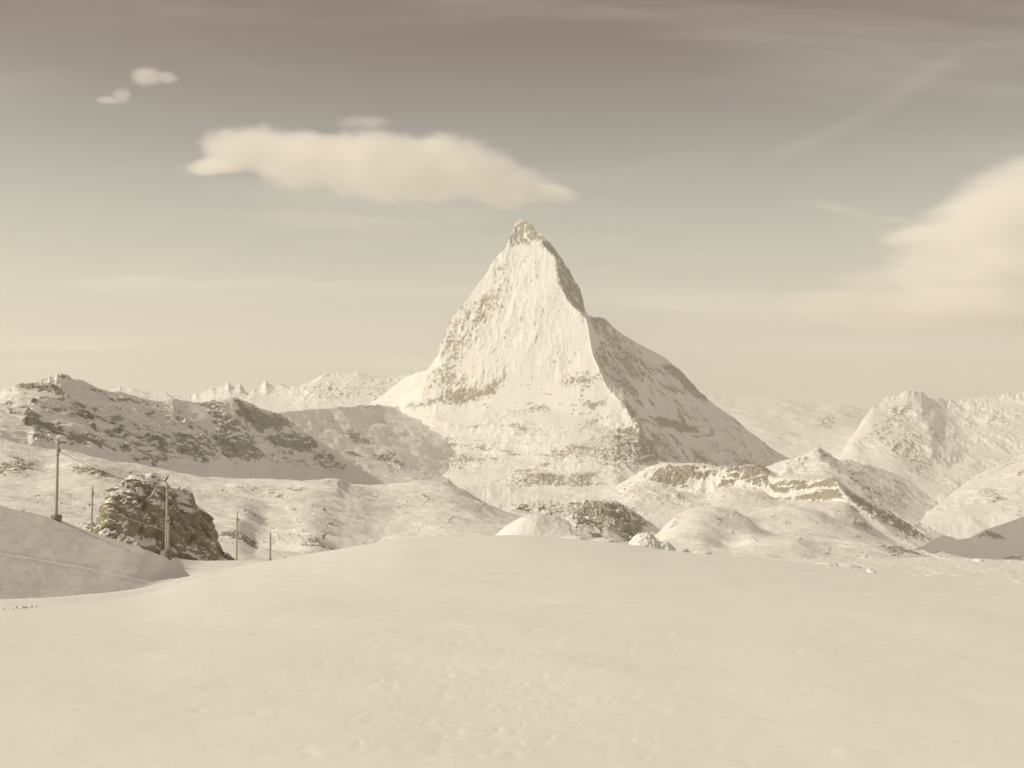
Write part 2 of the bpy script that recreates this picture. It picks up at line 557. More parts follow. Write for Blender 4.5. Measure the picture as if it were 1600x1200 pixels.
# ---- the pyramid
m_pyr = snow_rock_mat('pyramid_snow_and_rock', 5.2, wl=4.2, sharp=.34, scale=(1, 1, .6), rock_a=ROCK_A, rock_b=ROCK_B, snow_bump=.35)
S0, S1, S2 = Pv(820, 345, 9290), Pv(690, 532, 8950), Pv(1000, 677, 7960)
EAST = (S1 - S0).cross(S2 - S0).normalized(), (820, 345, 9290)
NORTH = (.63, -.45, .63), (985, 655, 8120)
crest = pts('690,532 705,498 730,471 742,453 770,416 785,398 792,389 797,376 802,362 807,350 812,344 820,347 830,356 838,366 850,386 867,405 873,440 885,468 900,486 916,498 920,520 927,558 938,585 950,610 962,624 975,634 985,655 1000,677')
crest_curve = [(540, 660, 9800), (620, 601, 9800), (640, 590, 9720), (665, 579, 9350), (685, 556, 9050)] + plane_curve(*EAST, crest) + \
    plane_curve(*NORTH, pts('1022,702 1045,726 1075,750 1100,765 1200,790 1340,830'))
sky_line = pts('690,531 705,497 730,470 742,452 770,415 785,397 792,388 797,375 802,361 807,349 812,342 815,345 820,345 826,349 829,348 834,357 840,361 845,364 848,370 858,379 870,393 880,405 893,428 905,453 911,480 917,493 928,497 936,497 945,498 957,510 975,525 1008,543 1040,560 1060,577 1080,597 1105,625 1150,657 1200,698 1265,738 1300,758 1340,785')
sky_curve = [(540, 659, 9840), (620, 600, 9840), (640, 589, 9750), (665, 578, 9380), (685, 555, 9080)]
for _px, _py in sky_line:
    _c = float(np.interp(_px, [c[0] for c in crest_curve], [c[2] for c in crest_curve]))
    _y = plane_Y(*NORTH, _px, _py) if _px > 850 else 0
    sky_curve.append((_px, _py, max(_y, _c + 30 + max(0, min(_px - 830, 90)) * .5)))


def face(line, off=0):
    """points of the lit face, `off` metres in front of its plane"""
    return [(a_, b_, c_ - off) for a_, b_, c_ in plane_curve(*EAST, line)]


def north(line, off=0):
    return [(a_, b_, c_ - off) for a_, b_, c_ in plane_curve(*NORTH, line)]


loft('pyramid_mountain', [
    [(540, 830, 7200), (700, 830, 6300), (900, 830, 5900), (1040, 840, 6100), (1100, 850, 7000), (1340, 900, 8500)],
    [(540, 760, 8300), (660, 757, 7600), (700, 757, 7400), (820, 765, 7200), (900, 772, 7000), (1000, 768, 7000), (1050, 790, 7300), (1100, 800, 7700), (1340, 860, 9000)],
    [(540, 705, 8800), (660, 700, 8230), (720, 705, 8020), (820, 712, 7800), (900, 715, 7600), (960, 722, 7450), (1030, 745, 7450), (1100, 785, 8000), (1200, 815, 8800), (1340, 850, 9300)],
    [(540, 675, 9100), (620, 655, 8850)] + face(pts('680,645 760,640 850,638 920,654 965,676 990,695'), 10) + north(pts('1030,726 1100,775 1200,805 1340,845'), 20),
    [(540, 668, 9400), (620, 622, 9250)] + face(pts('660,606 700,580 760,566 850,566 905,580 935,604 955,634 982,668 998,686')) + north(pts('1028,717 1100,770 1200,797 1340,837'), 0),
    # crest that parts the lit face from the shaded one
    crest_curve,
    # skyline
    sky_curve],
    [16, 60, 56, 60, 110, 90], 900, 540, 1340, 5.2, m_pyr, smooth=1.0, base_rock=-0.05, slope_rock=0, back=(900, 700), edge_jag=2.0, rowjag=(5, 5.5, 9, 600, 1030), bands=(30, 5, .5, 640, 790, (.35, .35, 2.0)),
    noise=((80, 4.0, 2, False), (60, 2.4, 4, True), (24, 1.0, 4, True), (9, .55, 4, True)), aniso=(1.7, 1.0, .42), rock_noise=(12, 3.2, 4), seed=3, patch=(26, .22),
    rocks=[rk(.6, 4, '795,372 802,360 812,342 825,343 838,354 848,366 850,378 840,376 825,378 812,382 798,386'),
           rk(.75, 3, '842,366 857,376 872,394 890,420 907,448 913,475 918,493 897,483 885,463 872,440 869,408 850,388'),
           rk(.36, 10, '775,415 790,412 788,440 775,450 760,460 750,475 725,478 703,500 690,530 690,555 710,570 720,575 730,545 750,520 770,495 782,470 800,450 780,437'),
           rk(.5, 4, '748,470 768,455 765,480 755,505 748,500'),
           rk(.36, 8, '690,560 720,570 735,602 730,618 700,610 670,600 650,600'),
           rk(.54, 5, '637,634 680,622 700,604 720,600 750,612 775,592 790,588 775,615 740,625 720,635 687,628 650,637'),
           rk(.5, 4, '792,642 850,632 870,640 825,648 805,651'), rk(.45, 6, '875,590 912,582 942,592 925,602 882,602'),
           rk(.55, 4, '905,665 920,655 940,652 925,667 910,674'), rk(.55, 4, '912,630 935,625 945,630 925,640'),
           rk(.55, 5, '685,720 712,708 775,712 785,720 725,730 740,740 705,735'), rk(.4, 5, '670,680 700,690 760,700 720,706 680,700'),
           rk(.66, 5, '840,712 875,710 900,695 937,697 975,687 1000,670 1025,700 1045,722 1000,727 950,725 912,715 862,717'),
           rk(.42, 5, '800,668 840,664 860,672 820,676'),
           rk(.68, 5, '795,757 820,742 862,742 900,745 932,732 945,730 925,752 935,760 900,767 862,762 825,762'),
           rk(.58, 3, '917,495 942,494 957,508 982,538 1020,578 1000,592 978,590 1000,620 982,622 957,605 945,590 930,560 932,545 937,532 924,512'),
           rk(.62, 3, '1040,600 1060,607 1072,617 1050,612'), rk(.78, 3, '1030,572 1050,566 1080,592 1107,626 1092,624 1070,612 1055,594'),
           rk(1.0, 2.5, '1014,652 1040,654 1070,661 1097,677 1065,674 1032,666'), rk(.75, 3, '965,622 987,640 1007,677 1000,677 982,650'),
           rk(.72, 3, '1075,697 1095,705 1107,722 1085,717'), rk(.62, 3, '1140,710 1160,727 1147,722'), rk(.72, 2.5, '1193,690 1217,707 1200,703'), rk(.65, 2, '1142,652 1163,670 1150,663'),
           rk(.5, 4, '1010,670 1040,690 1060,720 1040,710 1020,690'),
           rk(.55, 4, '960,685 985,662 1005,680 1025,700 1045,715 1000,710 975,700')]
    + streaks(55, '805,400 865,395 910,510 935,590 760,600 720,560 760,480', 108, 12, (8, 26), (1.5, 3), (.35, .5), 1)
    + streaks(45, '700,520 790,420 800,470 750,560 760,600 690,610 640,610', 120, 18, (6, 20), (2, 4), (.36, .52), 2)
    + streaks(40, '640,640 700,610 780,600 940,600 960,650 900,690 700,700', 165, 15, (6, 22), (1.5, 3.5), (.42, .66), 3)
    + streaks(50, '690,700 900,690 1030,690 1040,725 940,765 800,760 700,735', 172, 10, (8, 26), (2, 4), (.55, .85), 4)
    + streaks(50, '920,500 950,505 1100,625 1060,700 1100,725 1040,715 960,610', 48, 8, (10, 44), (1.5, 4), (.7, 1.1), 5)
    + streaks(45, '985,650 1100,640 1260,738 1050,730', 46, 10, (8, 34), (1.5, 3), (.6, .95), 6)
    + streaks(25, '798,385 812,345 840,362 850,385 825,385', 60, 50, (4, 12), (2, 4), (.6, .9), 7)
    + streaks(38, '917,495 942,494 982,538 1020,578 1000,592 982,622 957,605 930,560', 52, 9, (10, 34), (1.2, 2.6), (-.5, -.1), 8, 1)
    + streaks(16, '842,366 872,394 907,448 918,493 885,463 869,408', 62, 12, (6, 18), (1.2, 2.2), (-.4, 0), 9, 1)
    + streaks(60, '775,415 800,440 770,500 740,600 640,634 690,560 700,500', 112, 16, (8, 26), (1.5, 4), (-.5, -.1), 10, 1.4)
    + streaks(12, '798,385 812,345 840,362 850,385 825,385', 70, 40, (4, 12), (1.2, 2.4), (-.4, 0), 11, 1))

# ---- shaded basin below the pyramid's left foot
m_bas = snow_rock_mat('basin_snow_and_rock', 3.8, wl=5.6, scale=(1, .5, 1.3), rock_a=ROCK_A, rock_b=ROCK_B)
BAS = (.50, -.36, .787), (430, 645, 7050)
loft('snow_basin', [
    plane_curve(*BAS, pts('300,800 560,800 735,800')),
    plane_curve(*BAS, pts('300,715 430,725 560,742 690,753 735,765')),
    plane_curve(*BAS, pts('300,670 430,680 530,690 610,708 690,728 735,738')),
    plane_curve(*BAS, pts('300,640 430,652 530,658 600,665 690,690 735,700')),
    plane_curve(*BAS, pts('300,636 430,645 500,640 560,633')) + [(600, 634, 8700), (640, 638, 9200), (690, 650, 9200), (735, 670, 9000)]],
    [20, 60, 60, 40], 560, 300, 735, 3.8, m_bas, smooth=4, base_rock=-0.15, back=(600, 300),
    noise=((50, 9, 3, False), (20, 2.6, 4, False)), rock_noise=(12, 2.5, 4), aniso=(1, .6, 1.2), seed=8,
    rocks=[rk(.72, 4, '533,677 547,670 573,683 587,697 553,690'), rk(.85, 4, '533,700 560,707 583,723 577,732 547,722'), rk(.75, 4, '577,707 610,712 633,727 630,735 600,723'),
           rk(.55, 3, '593,700 633,715 625,720'), rk(.6, 3, '657,650 680,653 678,657 660,655'), rk(.6, 4, '633,632 660,630 720,625 700,640 650,640'), rk(.5, 4, '560,630 580,632 600,640 575,638'), rk(.5, 3, '620,665 640,670 635,677')] + streaks(30, '480,650 600,640 650,660 640,735 540,735', 30, 12, (5, 18), (1.5, 3), (.45, .7), 11))

# ---- rocky ridge on the left, running away from the camera
m_rid = snow_rock_mat('ridge_snow_and_rock', 2.2, wl=8.4, scale=(1, .4, 1.5), rock_a=ROCK_A, rock_b=ROCK_B)
ridge_sky = [(-80, 634, 2550), (0, 618, 2700), (10, 612, 2720), (22, 606, 2750), (32, 599, 2780), (45, 597, 2800), (60, 592, 2850), (76, 588, 2900), (86, 585, 2940), (95, 584, 2960), (104, 589, 2990), (130, 599, 3080), (175, 612, 3300), (200, 619, 3430), (240, 626, 3650),
             (255, 627, 3720), (270, 623, 3800), (285, 627, 3900), (300, 629, 4000), (322, 628, 4150), (340, 626, 4300), (368, 622, 4480), (382, 626, 4600), (400, 634, 4750), (425, 642, 4930), (445, 650, 5080), (465, 664, 5250), (484, 678, 5400), (500, 690, 5500), (530, 705, 5600), (570, 716, 5700),
             (620, 729, 5800), (660, 739, 5900), (700, 748, 6000), (740, 790, 6100)]
loft('rocky_ridge', [
    [(-80, 800, 1500), (240, 800, 2100), (450, 800, 3300), (740, 840, 4500)],
    [(-80, 720, 1700), (0, 718, 1780), (90, 728, 1980), (240, 748, 2480), (370, 757, 3280), (450, 760, 3900), (560, 760, 4700), (740, 820, 5200)],
    [(-80, 688, 1840), (0, 688, 1910), (60, 694, 2050), (90, 700, 2150), (150, 702, 2350), (200, 714, 2560), (240, 722, 2730), (300, 719, 3060), (340, 719, 3320), (400, 722, 3820), (450, 728, 4370), (500, 734, 4850), (560, 742, 5150), (640, 750, 5450), (700, 760, 5600), (740, 810, 5800)],
    [(-80, 655, 2180), (0, 650, 2300), (60, 650, 2430), (110, 652, 2600), (160, 655, 2800), (240, 668, 3150), (300, 668, 3480), (370, 665, 4000), (430, 680, 4600), (484, 704, 5080), (540, 723, 5400), (620, 741, 5650), (700, 755, 5800), (740, 800, 5950)],
    ridge_sky],
    [14, 40, 80, 80], 1150, -80, 740, 2.2, m_rid, smooth=2.0, base_rock=-0.05, back=(350, 260), edge_jag=2.5, bands=(44, 4.5, .35, 600, 715, (1, .3, 2.2)),
    noise=((120, 9, 3, False), (40, 3.5, 4, True)), rock_noise=(16, 3.2, 5), aniso=(1, .45, 1.5), seed=4, patch=(34, .26), facets=(46, 6, 420),
    rocks=[rk(.85, 5, '20,610 33,596 60,592 80,600 97,615 105,627 93,628 77,617 50,612 27,613'),
           rk(.82, 6, '0,627 33,632 67,638 110,632 147,640 187,648 200,660 227,673 233,687 260,697 277,712 263,718 233,723 207,710 180,693 167,677 140,667 110,647 77,647 20,642'),
           rk(.98, 5, '20,648 60,652 90,660 95,670 85,683 67,672 43,663'), rk(.6, 5, '45,675 70,680 92,694 70,692 50,688'),
           rk(.65, 5, '100,673 140,677 167,687 180,703 140,700 107,693'), rk(.6, 4, '75,586 95,582 108,590 95,592'),
           rk(.72, 4, '167,623 260,633 263,639 207,634 173,629'), rk(.78, 6, '250,673 287,677 320,687 343,713 320,720 290,717 273,707 260,693'),
           rk(.66, 6, '307,633 327,647 337,677 333,693 360,717 400,720 400,683 377,670 360,643 340,627'),
           rk(.92, 5, '370,627 400,638 440,648 460,663 447,675 413,675 383,660 372,647'), rk(.85, 5, '413,683 457,673 487,685 493,697 480,707 443,703 420,693'),
           rk(.7, 5, '483,708 517,713 547,733 520,733 490,727'), rk(.78, 5, '333,673 360,683 400,697 417,708 400,720 357,717 337,693'), rk(.6, 5, '430,700 470,712 500,722 460,722'),
           rk(.45, 8, '200,640 280,645 300,665 240,660')]
    + streaks(110, '-20,625 60,600 110,600 200,625 370,630 450,655 500,700 540,735 300,715 200,700 90,695 -20,680', 15, 9, (10, 42), (1.5, 4), (.45, .85), 21)
    + streaks(40, '300,630 380,625 460,665 500,700 420,715 330,715', 62, 12, (6, 24), (1.5, 3.5), (.5, .85), 22)
    + streaks(95, '0,627 67,638 147,640 227,673 277,712 233,723 180,693 77,660', 14, 5, (14, 46), (1.2, 2.6), (-.5, -.1), 23, 1)
    + streaks(80, '250,673 307,633 370,627 460,663 495,697 547,733 400,720 290,717', 10, 5, (12, 40), (1.2, 2.6), (-.5, -.1), 24, 1))

# ---- cliff-banded shoulder right of the pyramid
m_cli = snow_rock_mat('cliff_snow_and_rock', 3.4, wl=6, scale=(1, 1, .7), rock_a=(.42, .395, .315), rock_b=(.305, .28, .212))
loft('cliff_shoulder', [
    [(880, 900, 3000), (1150, 900, 3000), (1560, 930, 3200)],
    [(880, 812, 4700), (1000, 805, 4700), (1150, 800, 4700), (1300, 800, 4700), (1400, 860, 4500), (1560, 905, 4300)],
    [(880, 785, 5600), (960, 775, 5700), (1000, 762, 5750), (1057, 766, 5800), (1100, 772, 5750), (1130, 760, 5750), (1185, 766, 5620), (1215, 780, 5480), (1260, 781, 5350), (1317, 783, 5150), (1345, 806, 5000), (1380, 832, 4850), (1420, 853, 4700), (1480, 876, 4500), (1560, 900, 4350)],
    [(880, 780, 5900), (960, 768, 5950), (1000, 748, 5950), (1020, 734, 5960), (1045, 727, 5950), (1100, 728, 5900), (1125, 734, 5850), (1170, 731, 5780), (1192, 734, 5740), (1212, 748, 5620), (1260, 747, 5500), (1300, 750, 5350), (1320, 772, 5200), (1345, 795, 5080), (1380, 822, 4930), (1420, 846, 4780), (1480, 872, 4560), (1560, 898, 4380)],
    [(880, 776, 6200), (960, 762, 6300), (1000, 738, 6300), (1020, 728, 6300), (1045, 722, 6300), (1075, 724, 6280), (1100, 725, 6250), (1125, 732, 6200), (1145, 731, 6150), (1170, 727, 6100), (1185, 726, 6080), (1203, 733, 6000), (1216, 745, 5950), (1260, 742, 5850), (1300, 745, 5750), (1318, 757, 5700), (1333, 767, 5650), (1360, 786, 5560), (1390, 804, 5450), (1420, 822, 5350), (1450, 842, 5200), (1480, 858, 5050), (1510, 872, 4900), (1560, 890, 4700)]],
    [20, 60, 50, 40], 820, 880, 1560, 3.4, m_cli, smooth=.9, base_rock=-0.12, back=(500, 120), edge_jag=2.0, bands=(26, 3.5, .35, 720, 860, (.4, .4, 1.8)),
    noise=((70, 7, 4, False), (22, 2.6, 4, True)), rock_noise=(13, 4.6, 5), aniso=(1.3, 1, .6), seed=6,
    rocks=[rk(.75, 4, '1000,747 1020,735 1045,726 1100,725 1125,730 1120,745 1105,750 1080,750 1057,762 1025,754'),
           rk(.97, 3, '1125,730 1165,730 1170,727 1200,730 1206,742 1199,762 1185,759 1160,752 1125,757'),
           rk(.9, 3, '1202,755 1225,752 1262,747 1300,747 1312,762 1275,762 1212,770 1200,765'), rk(.82, 3, '1195,782 1237,773 1275,768 1312,763 1319,781 1275,780 1232,781'),
           rk(.6, 4, '1110,770 1125,760 1145,757 1120,772'), rk(.55, 3, '1172,775 1187,767 1192,770 1175,777'),
           rk(.95, 5, '1312,760 1340,772 1387,800 1433,827 1485,859 1453,850 1413,832 1373,812 1340,795'),
           rk(.6, 5, '1310,800 1345,810 1380,838 1350,832 1325,815'), rk(.45, 6, '960,770 1000,760 1020,770 980,778'), rk(.55, 4, '1030,765 1080,775 1060,780')]
    + streaks(45, '1000,735 1130,725 1200,730 1300,745 1320,785 1200,785 1100,780 1010,765', 175, 12, (8, 30), (1.5, 4), (.5, .8), 31)
    + streaks(26, '1000,735 1130,725 1200,730 1300,745 1320,785 1200,785 1100,780 1010,765', 105, 18, (8, 24), (2, 5), (-.6, -.3), 34, 2)
    + streaks(16, '1000,735 1130,725 1200,730 1300,745 1320,785 1200,785 1100,780 1010,765', 172, 8, (16, 40), (2, 4), (-.6, -.3), 35, 1.5)
    + streaks(30, '900,770 1000,765 1200,790 1300,795 1300,805 900,800', 170, 15, (5, 16), (1.5, 2.5), (.42, .6), 32)
    + streaks(25, '1310,765 1340,775 1480,860 1450,860 1330,800', 38, 10, (10, 30), (2, 4), (.5, .85), 33))

# ---- spur, slope and shaded hill down the valley on the right
m_spu = snow_rock_mat('spur_snow_and_rock', 4.6, wl=5.6, scale=(1, 1, .8), rock_a=ROCK_A, rock_b=ROCK_B)
loft('snow_spur', [
    [(1180, 860, 5800), (1350, 860, 5800), (1560, 880, 6000)],
    [(1180, 760, 7000), (1280, 755, 6900), (1340, 775, 6800), (1400, 812, 6700), (1460, 830, 6700), (1560, 850, 6700)],
    [(1180, 740, 7400), (1240, 725, 7400), (1278, 722, 7300), (1320, 745, 7150), (1370, 778, 7000), (1420, 808, 6950), (1470, 825, 6900), (1560, 845, 6900)],
    [(1180, 735, 7800), (1240, 716, 7800), (1262, 706, 7780), (1278, 699, 7750), (1290, 706, 7800), (1310, 717, 7900), (1345, 725, 8100), (1385, 735, 8300), (1410, 748, 8300), (1440, 768, 8150), (1465, 788, 7900), (1500, 815, 7600), (1560, 840, 7400)]],
    [20, 40, 60], 460, 1180, 1560, 4.6, m_spu, smooth=1.2, base_rock=-0.05, back=(500, 250), edge_jag=1.5,
    noise=((60, 5, 3, True), (18, 2.0, 4, True)), rock_noise=(12, 2.5, 4), aniso=(1.2, 1, .7), seed=7,
    rocks=[rk(.75, 3, '1268,708 1279,699 1299,719 1285,715'), rk(.66, 4, '1313,740 1330,727 1347,757 1333,760'), rk(.65, 3, '1377,740 1413,755 1417,765 1387,752'), rk(.55, 4, '1380,768 1420,782 1400,785'),
           rk(.5, 5, '1240,720 1262,710 1275,725 1255,735'), rk(.45, 6, '1300,725 1330,730 1400,770 1440,800 1400,800 1340,770'), rk(.6, 3, '1345,728 1370,736 1365,742')] + streaks(50, '1240,715 1280,700 1400,745 1450,790 1400,800 1300,750', 40, 14, (6, 24), (1.5, 3.5), (.45, .75), 41))
loft('valley_slope', [
    [(1400, 890, 6200), (1560, 890, 6200), (1720, 890, 6200)],
    [(1400, 830, 6800), (1450, 812, 6900), (1520, 800, 6900), (1600, 800, 6800), (1720, 790, 6800)],
    [(1400, 825, 7100), (1450, 805, 7200), (1490, 780, 7500), (1540, 760, 7600), (1600, 745, 7600), (1720, 720, 7500)],
    [(1400, 824, 7300), (1440, 806, 7500), (1470, 786, 7800), (1492, 768, 8100), (1515, 750, 8300), (1540, 736, 8400), (1560, 728, 8400), (1600, 711, 8400), (1720, 670, 8400)]],
    [20, 50, 60], 380, 1400, 1720, 4.6, m_spu, smooth=1.2, base_rock=-0.09, back=(500, 250), edge_jag=1.2,
    noise=((60, 5, 3, True), (18, 2.0, 4, True)), rock_noise=(12, 2.5, 4), seed=9,
    rocks=[rk(.62, 5, '1527,767 1553,760 1573,780 1593,787 1550,793 1530,780'), rk(.52, 6, '1515,753 1567,722 1600,713 1600,725 1533,752'), rk(.52, 4, '1453,787 1487,780 1467,793'), rk(.5, 5, '1580,735 1600,730 1610,755 1590,750'),
           rk(.5, 4, '1525,805 1545,800 1535,815'), rk(.45, 5, '1555,800 1600,795 1600,810')] + streaks(45, '1440,800 1560,730 1600,712 1600,810 1500,825', 150, 18, (5, 18), (1.5, 3), (.42, .66), 42))
m_hil = snow_rock_mat('hill_snow_and_rock', 3.2, wl=7, rock_a=ROCK_A, rock_b=ROCK_B)
loft('shaded_hill', [
    [(1400, 950, 4000), (1560, 950, 4500), (1720, 950, 5400)],
    [(1400, 888, 4380), (1440, 885, 4560), (1540, 885, 5080), (1600, 885, 5450), (1720, 885, 6400)],
    [(1400, 868, 4500), (1440, 853, 4700), (1460, 842, 4830), (1475, 837, 4950), (1486, 838, 5030), (1497, 843, 5100), (1512, 841, 5230), (1528, 833, 5380), (1541, 827, 5500), (1556, 822, 5630), (1600, 807, 6030), (1720, 770, 7100)]],
    [20, 60], 300, 1400, 1720, 3.2, m_hil, smooth=1.0, base_rock=-1.50, back=(500, 250), edge_jag=.5,
    noise=((60, 2, 3, False),), rock_noise=(12, 1.5, 4), seed=10,
    rocks=[rk(.8, 3, '1514,841 1541,826 1560,832 1582,847 1560,844 1530,840'), rk(.6, 2, '1560,868 1600,866 1600,874 1570,874')])

# ---- dark crag in the middle distance
m_cra = snow_rock_mat('crag_snow_and_rock', 1.4, wl=5.6, rock_a=ROCK_A, rock_b=ROCK_B)
loft('dark_crag', [
    [(700, 930, 1200), (900, 930, 1400), (1090, 930, 1700)],
    [(700, 850, 1850), (800, 850, 1950), (900, 852, 2080), (1000, 860, 2230), (1090, 875, 2380)],
    [(700, 815, 2250), (780, 805, 2320), (840, 806, 2330), (900, 815, 2280), (950, 822, 2300), (1000, 835, 2380), (1035, 845, 2430), (1090, 868, 2480)],
    [(700, 806, 2500), (760, 800, 2560), (790, 793, 2580), (815, 787, 2590), (840, 781, 2600), (870, 785, 2600), (905, 782, 2600), (930, 783, 2610), (960, 784, 2620), (975, 789, 2630), (990, 797, 2640), (1010, 813, 2650), (1030, 827, 2650), (1060, 838, 2650), (1090, 855, 2650)]],
    [16, 70, 60], 560, 700, 1090, 1.4, m_cra, smooth=1.5, base_rock=-0.11, back=(200, 120), edge_jag=2.0,
    noise=((60, 5, 3, False), (20, 2.2, 4, True)), rock_noise=(12, 2.6, 5), seed=12, facets=(34, 6, 120),
    rocks=[rk(.66, 5, '775,795 800,790 840,782 870,787 900,786 905,812 870,806 800,800'), rk(.85, 6, '900,786 960,785 990,800 1012,820 1000,838 985,852 965,832 930,832 905,826 890,812'), rk(.55, 3, '905,830 940,835 960,850 930,842')] + streaks(30, '780,792 900,786 985,795 1000,835 930,830 870,806', 30, 25, (6, 18), (1.5, 3), (-.4, 0), 25, 1))

# ---- knolls on the right, in front of the shoulder
m_kno = snow_rock_mat('knoll_snow_and_rock', 1.5, wl=6.3, scale=(1, 1, 1.2), rock_a=ROCK_A, rock_b=ROCK_B)
loft('snow_knolls', [
    [(940, 1000, 700), (1250, 1000, 700), (1600, 1000, 700)],
    [(940, 900, 1300), (1040, 885, 1350), (1150, 885, 1350), (1300, 892, 1350), (1450, 895, 1350), (1600, 910, 1350)],
    [(940, 890, 1750), (1000, 862, 1800), (1040, 845, 1850), (1090, 835, 1900), (1140, 848, 1900), (1180, 842, 1900), (1230, 842, 1900), (1300, 858, 1900), (1380, 868, 1900), (1450, 875, 1900), (1600, 900, 1900)],
    [(940, 888, 2200), (1000, 857, 2250), (1030, 836, 2300), (1045, 820, 2350), (1062, 803, 2400), (1088, 792, 2420), (1118, 788, 2420), (1143, 795, 2420), (1165, 808, 2420), (1185, 823, 2400), (1205, 833, 2350), (1260, 838, 2300), (1330, 850, 2250), (1400, 862, 2200), (1450, 872, 2200), (1600, 898, 2200)],
    [(940, 890, 2500), (1000, 864, 2500), (1045, 826, 2550), (1088, 800, 2580), (1118, 798, 2600), (1143, 806, 2620), (1165, 816, 2640), (1185, 826, 2650), (1205, 832, 2600), (1260, 834, 2550), (1330, 846, 2500), (1400, 860, 2450), (1450, 872, 2400), (1600, 898, 2400)],
    [(940, 892, 3100), (1000, 866, 3100), (1045, 830, 3100), (1088, 808, 3100), (1120, 805, 3100), (1150, 805, 3100), (1180, 799, 3100), (1210, 794, 3100), (1240, 792, 3100), (1275, 797, 3100), (1310, 811, 3100), (1340, 825, 3080), (1370, 838, 3050), (1400, 851, 3000), (1440, 867, 2950), (1500, 884, 2900), (1600, 905, 2900)]],
    [16, 60, 56, 16, 50], 800, 940, 1600, 1.5, m_kno, smooth=2.5, base_rock=-0.05, back=(300, 120), edge_jag=.8,
    noise=((110, 10, 3, False), (34, 3.4, 4, False)), rock_noise=(12, 2.6, 4), seed=13, patch=(30, .3),
    rocks=[rk(.7, 3, '1100,805 1125,812 1130,820 1115,832 1122,822 1107,812'), rk(.72, 4, '1280,867 1297,853 1299,866 1282,873'), rk(.6, 3, '1045,822 1062,802 1075,796 1062,812 1050,826'),
           rk(.88, 5, '1350,842 1387,850 1433,855 1455,870 1400,874 1377,860'), rk(.6, 4, '1250,835 1275,828 1270,840'), rk(.55, 4, '1185,810 1210,800 1230,805 1200,814'), rk(.55, 4, '1310,830 1350,838 1340,846'),
           rk(.5, 5, '1175,850 1205,842 1200,860'), rk(.55, 4, '1330,860 1350,866 1335,872')] + streaks(70, '1045,825 1090,795 1200,800 1340,830 1450,870 1300,875 1100,860', 165, 28, (5, 20), (1.4, 3.2), (.6, 1.0), 51))

